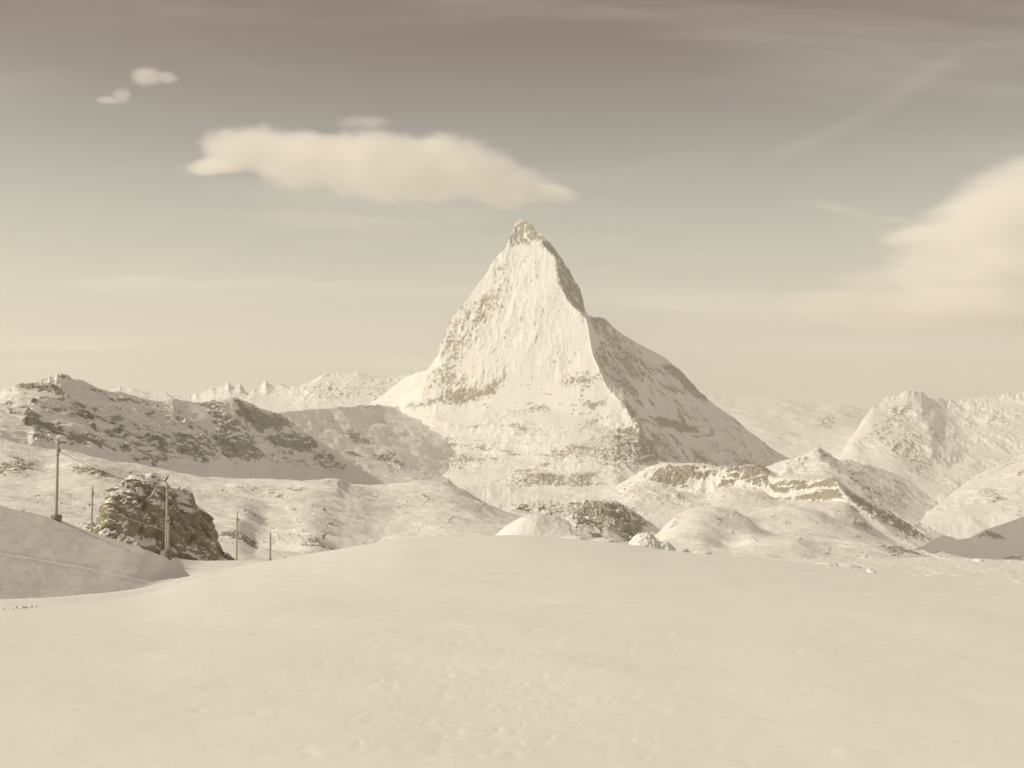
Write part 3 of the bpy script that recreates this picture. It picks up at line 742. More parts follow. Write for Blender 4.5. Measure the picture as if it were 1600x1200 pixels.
# ---- rolling snow country on the left, 0.4 to 2 km
m_rol = snow_rock_mat('rolling_snow_and_rock', .95, wl=7, scale=(1, .6, 1.6), rock_a=ROCK_A, rock_b=ROCK_B)
loft('rolling_snowfield', [
    [(-80, 960, 200), (300, 960, 200), (900, 960, 200)],
    [(-80, 860, 400), (150, 870, 400), (330, 880, 420), (450, 890, 440), (600, 900, 450), (900, 900, 450)],
    [(-80, 825, 560), (100, 830, 560), (250, 840, 570), (330, 838, 580), (370, 836, 590), (400, 852, 600), (450, 848, 600), (490, 838, 620), (540, 856, 620), (600, 862, 640), (700, 850, 700), (900, 870, 700)],
    [(-80, 775, 820), (0, 780, 820), (60, 785, 820), (140, 795, 820), (250, 800, 820), (330, 798, 840), (380, 800, 860), (420, 818, 880), (480, 815, 900), (540, 830, 950), (590, 842, 950), (640, 830, 1000), (700, 818, 1050), (760, 822, 1050), (900, 850, 1050)],
    [(-80, 745, 1050), (0, 748, 1050), (60, 755, 1050), (130, 756, 1050), (200, 760, 1080), (300, 770, 1100), (370, 778, 1150), (420, 782, 1180), (480, 780, 1200), (560, 786, 1300), (620, 795, 1350), (680, 792, 1400), (740, 800, 1450), (790, 812, 1500), (900, 840, 1500)],
    [(-80, 716, 1200), (0, 713, 1200), (20, 713, 1200), (45, 721, 1200), (72, 731, 1200), (92, 728, 1220), (115, 721, 1250), (135, 722, 1250), (165, 730, 1280), (205, 745, 1320), (260, 754, 1400), (350, 759, 1450), (370, 756, 1450), (430, 757, 1480), (490, 750, 1520), (525, 751, 1560), (545, 760, 1600), (600, 772, 1650), (700, 775, 1700), (760, 790, 1750), (800, 806, 1800), (900, 830, 1800)],
    [(-80, 714, 1320), (0, 714, 1320), (45, 726, 1320), (72, 735, 1320), (115, 727, 1360), (165, 733, 1400), (205, 744, 1450), (260, 753, 1520), (350, 758, 1580), (430, 760, 1620), (490, 756, 1680), (545, 762, 1750), (600, 770, 1800), (700, 772, 1850), (760, 790, 1900), (800, 806, 1950), (900, 832, 1950)],
    [(-80, 686, 1700), (0, 690, 1700), (60, 699, 1720), (130, 712, 1750), (200, 723, 1800), (260, 735, 1850), (330, 746, 1950), (400, 750, 2000), (480, 752, 2050), (530, 755, 2080), (560, 760, 2100), (600, 759, 2100), (630, 755, 2100), (660, 752, 2100), (690, 754, 2120), (720, 763, 2150), (740, 774, 2200), (765, 789, 2250), (800, 806, 2300), (900, 835, 2300)]],
    [14, 50, 60, 50, 50, 16, 50], 1150, -80, 900, .95, m_rol, smooth=2.6, base_rock=-0.03, back=(200, 70), edge_jag=.8,
    noise=((130, 8, 3, False), (45, 4.4, 4, False), (16, 1.5, 3, False)), rock_noise=(11, 2.6, 4), aniso=(1, .7, 1.3), seed=14, patch=(38, .32),
    rocks=[rk(.78, 4, '-20,717 20,713 53,723 50,737 20,742 -20,743'), rk(.65, 4, '57,730 80,733 100,740 80,742'), rk(.8, 4, '110,727 130,722 150,732 193,746 167,753 133,744 110,742'),
           rk(.55, 4, '27,783 60,780 75,790 40,793'), rk(.6, 3, '97,805 133,808 130,812 100,812'), rk(.75, 5, '123,823 147,815 180,837 200,843 170,850 130,835'),
           rk(.82, 3, '367,760 403,760 407,770 373,767'), rk(.74, 3, '413,763 440,763 440,773 417,773'), rk(.74, 3, '447,760 480,756 473,767 450,767'), rk(.64, 3, '500,750 533,753 540,758 517,757'),
           rk(.66, 3, '377,793 417,803 407,810 380,800'), rk(.6, 3, '290,760 315,768 310,774 295,768'), rk(.8, 4, '333,833 367,833 393,843 410,860 383,860 343,843'),
           rk(.6, 6, '443,850 487,833 507,847 540,857 487,862'), rk(.5, 5, '540,785 575,780 580,790 560,792'), rk(.52, 5, '600,810 640,820 650,830 610,822'), rk(.55, 4, '650,760 700,768 720,775 680,772'),
           rk(.55, 3, '735,772 770,792 780,800 755,792')]
    + streaks(120, '-20,705 130,725 350,755 600,765 700,760 780,800 700,825 500,850 350,850 200,800 -20,790', 8, 12, (6, 34), (1.4, 3.4), (.6, 1.0), 61)
    + streaks(40, '330,830 420,840 540,830 600,850 450,870 340,860', 12, 20, (5, 18), (1.5, 3.5), (.65, 1.0), 62)
    + streaks(30, '-10,760 200,790 200,840 100,830 -10,800', 14, 14, (8, 26), (1.5, 3.5), (.65, 1.0), 63))

# ---- near ground
m_snow = snow_rock_mat('snow', .02, wl=16, snow_bump=.22, detail=9)
BANK = (.455, -.06, .89), (0, 789, 80)


def bank_post(xyz, PX, py):
    line = pts('-20,861 0,865 40,871 90,880 140,889 190,900 230,909 260,915')
    lx, ly = zip(*line)
    d = py - np.interp(PX, lx, ly)
    xyz = xyz.copy()
    # a trodden path: a narrow level bench across the slope
    xyz[..., 2] += .034 * d * np.exp(-(d / 3.0) ** 2) * np.clip((255 - PX) / 20, 0, 1)
    return xyz


loft('snow_bank', [
    [(-420, 1040, 30), (-80, 1040, 34), (150, 1020, 40), (350, 980, 55), (700, 980, 60)],
    plane_curve(*BANK, pts('-420,965 -80,955 0,950 80,945 150,935 220,920')) + [(290, 905, 84), (330, 898, 88), (380, 893, 90), (460, 890, 90), (700, 885, 85)],
    plane_curve(*BANK, pts('-420,875 -80,880 0,880 80,886 150,893 220,897')) + [(270, 890, 91), (310, 887, 100), (360, 885, 103), (460, 883, 104), (700, 880, 100)],
    plane_curve(*BANK, pts('-420,690 -80,772 0,789 30,797 60,804 88,811 120,823 143,831 200,850 235,862')) + [(262, 871, 96), (285, 874, 106), (320, 876, 114), (370, 876, 118), (420, 876, 118), (480, 874, 116), (700, 870, 112)]],
    [14, 110, 120], 900, -420, 700, .055, m_snow, smooth=2.5, base_rock=-1.50, back=(8, 5), edge_jag=.35, post=bank_post,
    noise=((80, 2.0, 3, False), (20, .8, 4, False)), rock_noise=(8, 1.5, 3), seed=15, patch=(30, .0),
    rocks=[rk(.85, 2, '181,849 190,852 195,858 187,855'), rk(.8, 1.5, '100,817 118,824 124,828 112,824'), rk(.8, 2, '-8,905 3,918 10,935 2,928')])
m_bnk = bpy.data.objects['snow_bank'].data.materials[0]

def dents(xyz, PX, py):
    xyz = xyz.copy()
    r = random.Random(9)
    for k in range(230):
        if k < 170:
            cx, cy = r.gauss(760, 190), r.uniform(985, 1190)
        else:
            cx, cy = r.uniform(60, 1560), r.uniform(940, 1180)
        rx = r.uniform(4, 13) * (cy - 700) / 400
        ry = rx * r.uniform(.25, .5)
        sk = r.uniform(-.5, .1)
        d = r.uniform(.0012, .0042) * (1.0 if k < 170 else .7)
        sel = (np.abs(PX - cx) < rx * 3) & (np.abs(py - cy) < ry * 3 + rx)
        dx, dy = PX[sel] - cx, py[sel] - cy
        dy = dy - sk * dx * .6
        q = np.exp(-(dx / rx) ** 2 - (dy / ry) ** 2)
        lip = np.exp(-((dx - rx * 1.1) / rx) ** 2 - (dy / ry) ** 2)
        xyz[sel, 2] += -d * q + d * .5 * lip
    return xyz


loft('foreground_snow', [
    [(-200, 1900, 2.2), (800, 1900, 2.2), (1800, 1900, 2.2)],
    [(-200, 1275, 4.85), (800, 1270, 4.85), (1800, 1270, 4.85)],
    [(-200, 1090, 7.4), (0, 1085, 7.5), (400, 1060, 8.3), (800, 1045, 8.9), (1200, 1050, 8.8), (1800, 1070, 8.3)],
    [(-200, 1000, 11), (0, 996, 11.5), (200, 985, 12.5), (400, 950, 15), (700, 925, 17.5), (900, 924, 17.5), (1200, 938, 16.2), (1500, 958, 14.8), (1800, 975, 14)],
    [(-200, 962, 15), (0, 953, 17), (60, 949, 18), (150, 940, 20), (200, 933, 21.5), (245, 923, 23.5), (280, 912, 25.5), (310, 903, 27.5), (360, 892, 30), (420, 880, 32), (470, 871, 33.5), (520, 862, 34.5), (580, 851, 36), (640, 843, 37), (700, 840, 38), (800, 838, 38), (870, 842, 37.5), (950, 849, 36.5), (1040, 862, 34.5), (1100, 868, 33.5),
     (1200, 877, 32.5), (1300, 888, 31), (1400, 898, 30), (1500, 906, 29), (1600, 912, 28), (1800, 922, 26)]],
    [16, 130, 110, 110], 1150, -200, 1800, .0105, m_snow, smooth=9, base_rock=-1.50, back=(14, 3.2), edge_jag=0, post=dents, wide=(-4200, 5800),
    noise=((260, 4, 2, False), (90, 1.3, 4, False), (24, .4, 5, False)), rock_noise=(8, 0, 3), aniso=(1, .45, 1), seed=16, patch=(30, 0))
loft('snow_berm', [
    [(880, 960, 36), (1200, 960, 36), (1800, 980, 34)],
    [(880, 892, 38), (1040, 890, 38), (1200, 892, 38), (1400, 903, 38), (1600, 912, 38), (1800, 922, 38)],
    [(880, 862, 46), (980, 862, 46), (1040, 866, 46), (1120, 871, 46), (1200, 874, 46), (1280, 874, 46), (1340, 872, 48), (1420, 872, 50), (1500, 873, 50), (1600, 878, 50), (1800, 884, 50)]],
    [14, 60], 900, 880, 1800, .026, m_snow, smooth=2, base_rock=-1.50, back=(10, 4), edge_jag=0, wide=(800, 3400),
    noise=((60, 4.0, 3, False), (16, 2.2, 5, False)), rock_noise=(8, 0, 3), seed=17, patch=(30, 0))
a = np.linspace(-90, 90, 70)
gx, gy = np.meshgrid(a, np.linspace(-70, 4.2, 40))
gz = -1.84 + .35 * fbm(np.stack([gx / 18, gy / 18, gx * 0], -1).reshape(-1, 3), 3).reshape(gx.shape) * np.clip((2 - gy) / 12, 0, 1)
trodden = grid_mesh('snowfield', np.stack([gx, gy, gz], -1), np.full(gx.shape, -1.5), m_snow)
trodden['kind'] = 'structure'
# low country that closes the floor under and behind everything
m_low = snow_rock_mat('valley_snow', 20, wl=7)
a = np.linspace(-1, 1, 60)
gx, gy = np.meshgrid(a * 29000, np.concatenate([np.linspace(-1800, 200, 20), np.linspace(400, 39000, 60)]))
gz = np.where(gy < 400, -80, -80 - np.clip(gy - 400, 0, 6000) * .12) - np.clip(np.abs(gx) - 2000, 0, 8000) * .03
low = grid_mesh('valley_floor', np.stack([gx, gy, gz], -1), np.full(gx.shape, .1), m_low)
low['kind'] = 'structure'

# ================================================================ THINGS
def simple_mat(name, a, b, scale=6.0, rough=.8, stretch=(1, 1, 1)):
    m = bpy.data.materials.new(name)
    m.use_nodes = True
    N, L = m.node_tree.nodes, m.node_tree.links
    p = N['Principled BSDF']
    p.inputs['Roughness'].default_value = rough
    p.inputs['Specular IOR Level'].default_value = .2
    tc = N.new('ShaderNodeTexCoord')
    mp = N.new('ShaderNodeMapping'); mp.inputs['Scale'].default_value = stretch
    nz = N.new('ShaderNodeTexNoise'); nz.inputs['Scale'].default_value = scale; nz.inputs['Detail'].default_value = 6
    r = N.new('ShaderNodeValToRGB')
    r.color_ramp.elements[0].position = .35; r.color_ramp.elements[0].color = (*a, 1)
    r.color_ramp.elements[1].position = .65; r.color_ramp.elements[1].color = (*b, 1)
    L.new(tc.outputs['Object'], mp.inputs[0]); L.new(mp.outputs[0], nz.inputs['Vector'])
    L.new(nz.outputs[0], r.inputs[0]); L.new(r.outputs[0], p.inputs['Base Color'])
    bp = N.new('ShaderNodeBump'); bp.inputs['Strength'].default_value = .3; bp.inputs['Distance'].default_value = .02
    L.new(nz.outputs[0], bp.inputs['Height']); L.new(bp.outputs[0], p.inputs['Normal'])
    return m


def link_mesh(name, verts, faces, mat, parent=None, loc=None, smooth=True):
    me = bpy.data.meshes.new(name)
    me.from_pydata([tuple(v) for v in verts], [], faces)
    if smooth:
        me.polygons.foreach_set('use_smooth', np.ones(len(faces), bool))
    me.update()
    me.materials.append(mat)
    o = bpy.data.objects.new(name, me)
    if loc is not None: o.location = loc
    if parent is not None: o.parent = parent
    COL.objects.link(o)
    return o


def tube(path, radii, n=8, cap=True):
    """verts, faces of a tube along the points of path"""
    V, F = [], []
    path = [Vector(p) for p in path]
    for i, p in enumerate(path):
        d = (path[min(i + 1, len(path) - 1)] - path[max(i - 1, 0)]).normalized()
        a = d.cross(Vector((0, 0, 1)) if abs(d.z) < .9 else Vector((1, 0, 0))).normalized()
        b = d.cross(a).normalized()
        r = radii[i] if hasattr(radii, '__len__') else radii
        for k in range(n):
            t = 2 * math.pi * k / n
            V.append(p + a * (r * math.cos(t)) + b * (r * math.sin(t)))
    for i in range(len(path) - 1):
        for k in range(n):
            F.append((i * n + k, i * n + (k + 1) % n, (i + 1) * n + (k + 1) % n, (i + 1) * n + k))
    if cap:
        F.append(tuple(range(n))[::-1])
        F.append(tuple((len(path) - 1) * n + k for k in range(n)))
    return V, F


def merge(*vf):
    V, F = [], []
    for v, f in vf:
        k = len(V)
        V += list(v)
        F += [tuple(i + k for i in q) for q in f]
    return V, F


def block(cx, cy, cz, sx, sy, sz, taper=.85):
    V = []
    for z, k in ((-1, 1.0), (.8, taper), (1, taper * .93)):
        for x, y in ((-1, -1), (1, -1), (1, 1), (-1, 1)):
            V.append((cx + x * sx * k, cy + y * sy * k, cz + z * sz))
    F = [(3, 2, 1, 0), (8, 9, 10, 11)]
    for l in (0, 4):
        for k in range(4):
            F.append((l + k, l + (k + 1) % 4, l + 4 + (k + 1) % 4, l + 4 + k))
    return V, F


# ---- rock outcrop beside the railway
m_out = snow_rock_mat('outcrop_snow_and_rock', .16, wl=15, rock_a=(.36, .325, .245), rock_b=(.27, .24, .165), spread=3.4)
outcrop = loft('rock_outcrop', [
    [(128, 930, 200), (250, 930, 225), (380, 930, 240)],
    [(128, 868, 232), (160, 880, 236), (220, 895, 243), (300, 895, 258), (350, 890, 270), (380, 890, 274)],
    [(128, 858, 240), (150, 838, 244), (172, 822, 247), (200, 818, 251), (240, 825, 257), (280, 835, 264), (320, 850, 271), (350, 872, 276), (380, 890, 278)],
    [(128, 857, 250), (150, 824, 250), (165, 796, 251), (176, 780, 253), (195, 775, 257), (225, 772, 262), (260, 785, 268), (300, 812, 274), (326, 832, 278), (345, 866, 279), (380, 891, 280)],
    [(128, 856, 254), (140, 838, 255), (152, 818, 256), (163, 792, 258), (171, 771, 260), (180, 762, 262), (190, 753, 264), (203, 749, 267), (215, 744, 270), (228, 745, 272), (236, 744, 273), (246, 751, 275), (262, 757, 278), (276, 765, 281), (292, 773, 283), (305, 782, 285), (316, 796, 286), (325, 808, 286), (331, 828, 286), (336, 846, 285), (346, 862, 284), (356, 873, 283), (380, 892, 282)]],
    [16, 60, 70, 50], 420, 128, 380, .16, m_out, smooth=1.6, base_rock=.55, back=(30, 22), edge_jag=3.0,
    noise=((90, 10, 3, False), (34, 4, 4, True), (11, 1.6, 4, True)), rock_noise=(14, 2.0, 4), seed=21, kind=None, patch=(40, .25), ledge=(1.1, .62), facets=(26, 9, 160),
    rocks=[rk(.75, 6, '176,790 200,775 215,790 212,806 195,804 180,800'), rk(.8, 8, '240,790 300,790 325,820 325,850 300,850 270,830 250,840 235,815'), rk(.7, 6, '195,752 215,746 215,765 200,768'), rk(.75, 6, '290,860 330,850 350,875 300,880'),
           rk(.72, 5, '215,835 240,820 245,850 225,850'), rk(.7, 5, '128,830 145,825 150,845 130,850'), rk(.22, 10, '180,810 215,812 225,850 190,845'), rk(.1, 5, '285,785 310,800 300,815 280,800')])
tag(outcrop, 'steep brown rock outcrop streaked with snow behind the railway masts', 'rock outcrop')

# ---- masts of the mountain railway
m_wood = simple_mat('weathered_mast', (.40, .375, .33), (.50, .47, .415), 3.0, stretch=(6, 6, .5))
m_steel = simple_mat('grey_fittings', (.26, .235, .19), (.36, .33, .28), 5.0)
m_conc = simple_mat('dark_footing', (.24, .215, .165), (.33, .30, .24), 8.0)


def mast(px, py_base, py_top, Y, label, width, arms=(), footing=False, strut=None, deep=1.2, cap=True):
    """arms: (py, reach left in px, reach right in px); every height comes from where the photograph shows it"""
    base, top = Pv(px, py_base, Y), Pv(px, py_top, Y)
    root = bpy.data.objects.new('railway_mast', None)
    root.location = base
    COL.objects.link(root)
    tag(root, label, 'mast', 'masts along the railway')
    h = top.z - base.z
    r = width / 2
    lean = (top.x - base.x) * .0
    path = [(0, 0, -deep), (lean * .3, 0, h * .3), (lean * .7, 0, h * .7), (lean, 0, h - .12), (lean, 0, h)]
    V, F = tube(path, [r * 1.12, r * 1.05, r * .95, r * .85, r * .45], 10)
    link_mesh('pole', V, F, m_wood, root)
    if cap:
        V, F = tube([(0, 0, h - .02), (0, 0, h + .16), (0, 0, h + .24)], [r * .5, r * .32, r * .12], 8)
        link_mesh('top_insulator', V, F, m_steel, root)
    mpp = Y / FPX
    for (py, l, rr) in arms:
        z = Pv(px, py, Y).z - base.z
        V, F = tube([(-l * mpp, 0, z), (rr * mpp, 0, z + .03)], .045, 6)
        pieces = [(V, F)]
        if rr * mpp > .5:
            pieces.append(tube([(0, 0, z + .55), (rr * mpp * .8, 0, z + .04)], .025, 5))
        V, F = merge(*pieces)
        a = link_mesh('bracket_arm', V, F, m_steel, root)
        e = rr * mpp if rr >= l else -l * mpp
        V, F = tube([(e, 0, z - .16), (e, 0, z - .05), (e, 0, z + .07), (e, 0, z + .16)], [.03, .075, .075, .03], 8)
        link_mesh('insulator', V, F, m_conc, a)
    V, F = tube([(0, 0, h * .82), (0, 0, h * .82 + .09)], r * 1.12, 10)
    link_mesh('band', V, F, m_steel, root)
    if footing:
        V, F = block(0, -.02, -.30, footing, footing * .8, .62, .95)
        link_mesh('footing', V, F, m_conc, root)
    if strut:
        dx, py2 = strut
        z2 = Pv(px, py2, Y).z - base.z
        V, F = tube([(dx * mpp, -.06, -deep), (dx * mpp * .98, -.06, z2 * .6), (dx * mpp * .95, -.06, z2)], [r * 1.0, r * .95, r * .85], 10)
        link_mesh('strut_pole', V, F, m_wood, root)
        for zz in (.35, z2 - .4):
            V, F = block(dx * mpp * .5, -.06, zz, abs(dx) * mpp * .8, .17, .05, 1.0)
            link_mesh('clamp', V, F, m_steel, root)
    return root


mast(88, 811, 690, 83, 'tallest mast standing alone on the crest of the shaded snow bank', .20, arms=((704, 3, 3),), footing=.34)
mast(143, 836, 761, 120, 'mast with a short crossarm half sunk behind the bank, beside the rock outcrop', .22, arms=((789, 4.5, 3), (771, 2, 2)))
mast(259.5, 866, 758, 96, 'double mast with a second shorter pole clamped to it before the rock outcrop', .20, arms=((831, 2, 6), (763, 2, 3)), footing=.40, strut=(3.4, 806))
mast(318.5, 880, 842, 300, 'thin short mast at the foot of the rock outcrop', .36, arms=((860, 1, 5),), cap=False)
mast(369.5, 879, 802, 150, 'slender mast on open snow right of the rock outcrop', .24, arms=((812, 2.2, 2.2), (830, 4, 2.5)), footing=.3)
mast(422, 877, 834, 200, 'shortest thick mast at the edge of the snow crest, farthest from the outcrop', .38, arms=((850, 2, 3), (859, 5, 2)), footing=.3)
mast(445, 882, 869, 205, 'low stump of a post just beyond the farthest thick mast', .22, cap=False)


def wire(name, label, stops, r, sag):
    V, F = [], []
    path = []
    for (a, b) in zip(stops[:-1], stops[1:]):
        A, B = Pv(*a), Pv(*b)
        for k in range(13):
            t = k / 12
            p = A.lerp(B, t)
            p.z -= sag * 4 * t * (1 - t)
            path.append(p)
    o = Vector(path[0])
    V, F = tube([p - o for p in path], r, 5)
    w = link_mesh(name, V, F, m_steel, None, o)
    return tag(w, label, 'wire')


wire('contact_wire', 'low overhead wire strung from the crossarm mast past the double mast to the open snow', [(146, 789, 120), (265.5, 831, 96), (367, 830, 150), (419, 859, 200)], .022, .12)
wire('feeder_wire', 'thin upper wire between the tops of the double mast and the slender mast', [(91, 704, 83), (262, 763, 96), (371.5, 812, 150), (425, 850, 200)], .018, .5)

for (px, py0, py1, Y, lab) in ((449, 790, 775, 1230, 'tiny marker post on sunlit snow below the striped rocks'), (689, 832, 822, 1000, 'tiny dark post at the snow crest, left of a close pair'),
                               (705, 834, 823, 1000, 'tiny dark post at the snow crest, right of a close pair'), (392, 745, 738, 1900, 'tiny post on the lit skyline under the rocky ridge')):
    b_, t_ = Pv(px, py0, Y), Pv(px, py1, Y)
    V, F = tube([(0, 0, -3), (0, 0, (t_ - b_).z)], Y / FPX * .45, 6)
    o = link_mesh('marker_post', V, F, m_steel, None, b_)
    tag(o, lab, 'post', 'marker posts on the snowfield')

# ---- heaped snow on the crest
m_heap = snow_rock_mat('heaped_snow', .03, wl=20, snow_bump=.5)


def fbm_pts(V, wl, octv, seed, ridged=False):
    return fbm(np.asarray(V, float) / wl, octv, .55, ridged, seed)


def snow_mound():
    Y0 = 46.0
    k = Y0 / FPX
    c = Pv(828, 842, Y0)
    n = 90
    W0, W1, H = 68 * k, 66 * k, 43 * k
    g = np.linspace(-1, 1, n)
    gx, gy = np.meshgrid(g, g)
    x = np.where(gx < 0, gx * W0, gx * W1)
    y = gy * 1.7
    prof = np.interp(gx, [-1, -.8, -.5, -.2, 0, .15, .4, .7, .93, .97, 1.0], [0, .2, .58, .87, .97, 1.0, .95, .84, .70, .55, 0])
    # the right-hand part is a plane cut that leans back from the crest
    z = H * prof * np.clip(1 - np.abs(gy) ** 2.2, 0, 1) ** .8
    cut = np.clip((gx - .08) * 1.0, 0, 1)
    y = y + cut * .9 * (z / H)
    p = np.stack([x, y, z - .12], -1).reshape(-1, 3)
    d = .05 * fbm_pts(p, .7, 4, 2) + .02 * fbm_pts(p, .16, 3, 5)
    p[:, 2] += d * 1.6 * np.clip(p[:, 2] * 3, 0, 1)
    p[:, 0] += .05 * fbm_pts(p, .3, 3, 9)
    o = grid_mesh('snow_mound', p.reshape(n, n, 3), np.full((n, n), -1.5), m_heap)
    o.location = c
    return tag(o, 'smooth dome of heaped snow with a cut right side on the crest', 'snow mound')


snow_mound()
import bmesh


def lump_mesh(name, seed, sub=4, amp=.35, knobs=1.6):
    bm = bmesh.new()
    bmesh.ops.create_icosphere(bm, subdivisions=sub, radius=1)
    bm.verts.ensure_lookup_table()
    co = np.array([v.co[:] for v in bm.verts])
    d = 1 + amp * fbm(co * knobs, 4, .55, False, seed) + amp * .5 * fbm(co * knobs * 2.2, 3, .55, True, seed + 2)
    co = co * d[:, None]
    co[:, 2] = np.where(co[:, 2] < -.35, -.35, co[:, 2])
    for v, c in zip(bm.verts, co):
        v.co = c
    me = bpy.data.meshes.new(name)
    bm.to_mesh(me)
    bm.free()
    me.polygons.foreach_set('use_smooth', np.ones(len(me.polygons), bool))
    at = me.attributes.new('rock', 'FLOAT', 'POINT')
    at.data.foreach_set('value', np.full(len(me.vertices), -1.5, np.float32))
    me.materials.append(m_heap)
    return me


def put(name, me, px, py, Y, w, hh, rot, dd=None):
    """a lump w pixels wide and hh pixels high whose foot the photograph shows at px, py"""
    k = Y / FPX
    o = bpy.data.objects.new(name, me)
    o.location = Pv(px, py, Y)
    o.scale = (w * k * .5, (dd or w) * k * .5, hh * k / 1.0)
    o.rotation_euler = (0, 0, rot)
    COL.objects.link(o)
    return o


big = [lump_mesh('snow_block', 31 + i, 5, .34, 1.7) for i in range(4)]
for (i, px, py, w, hh, rot, lab) in (
        (0, 1008, 855, 48, 20, .3, 'large knobbly snow block beside the dark crag, tallest of its cluster'),
        (1, 1034, 859, 38, 11, 1.2, 'knobbly snow block leaning on the tallest block of the cluster'),
        (2, 1060, 863, 34, 7, 2.0, 'low flat snow block at the end of the cluster by the dark crag'),
        (3, 942, 848, 44, 6, .1, 'long flat slab of snow between the dome and the knobbly blocks'),
        (1, 1096, 867, 32, 6, 2.6, 'grey shaded snow block under the rounded knoll'),
        (0, 1322, 887, 44, 6, .8, 'largest snow block in the ridge of debris at the road edge'),
        (2, 1292, 884, 36, 5, 3.0, 'broad snow block next to the largest one in the debris ridge'),
        (3, 1528, 881, 20, 8, .5, 'pointed snow block standing up from the flat road edge'),
        (1, 895, 846, 46, 8, 1.9, 'low snow heap at the foot of the dome')):
    o = put('snow_block', big[i], px, py, 43 if px < 1200 else (34 if px < 1400 else 49), w, hh, rot)
    tag(o, lab, 'snow block', 'snow blocks along the crest')
clods = [lump_mesh('snow_clod', 51 + i, 3, .35, 1.3) for i in range(5)]
rnd = random.Random(5)
crest_line = [(1040, 862, 34.5), (1100, 868, 33.5), (1200, 877, 32.5), (1300, 888, 31), (1400, 898, 30), (1500, 906, 29), (1600, 912, 28)]
berm_line = [(980, 862, 46), (1040, 866, 46), (1120, 871, 46), (1200, 874, 46), (1280, 874, 46), (1340, 872, 48), (1420, 872, 50), (1500, 873, 50), (1600, 878, 50)]
for k in range(50):
    if k < 30:
        px = 1180 + 420 * rnd.random() ** .8
        ln, off, lab = crest_line, rnd.uniform(-3, 1.0), 'small snow clod in the debris line along the crest'
        grp = 'clods of the debris line'
    else:
        px = rnd.uniform(1050, 1600)
        ln, off, lab = berm_line, rnd.uniform(-1, 1.5), 'small snow clod on the far edge of the snowy road'
        grp = 'clods on the road edge'
    xs = [c[0] for c in ln]
    py = float(np.interp(px, xs, [c[1] for c in ln])) + off + 1
    Y = float(np.interp(px, xs, [c[2] for c in ln])) + (.6 if off < 0 else -.2)
    w = rnd.choice((3, 4, 4, 5, 6, 8))
    o = put('snow_clod', clods[rnd.randrange(5)], px, py, Y, w * rnd.uniform(1.0, 1.8), w * rnd.uniform(.3, .55), rnd.uniform(0, 6))
    tag(o, lab, 'snow clod', grp)
for k in range(9):
    px = rnd.uniform(2, 60)
    o = put('snow_clod', clods[rnd.randrange(5)], px, 953 - px * .075, 17.1 + px * .016, rnd.uniform(5, 11), rnd.uniform(2, 5), rnd.uniform(0, 6))
    tag(o, 'small snow clod on the crest below the shaded bank', 'snow clod', 'clods below the bank')

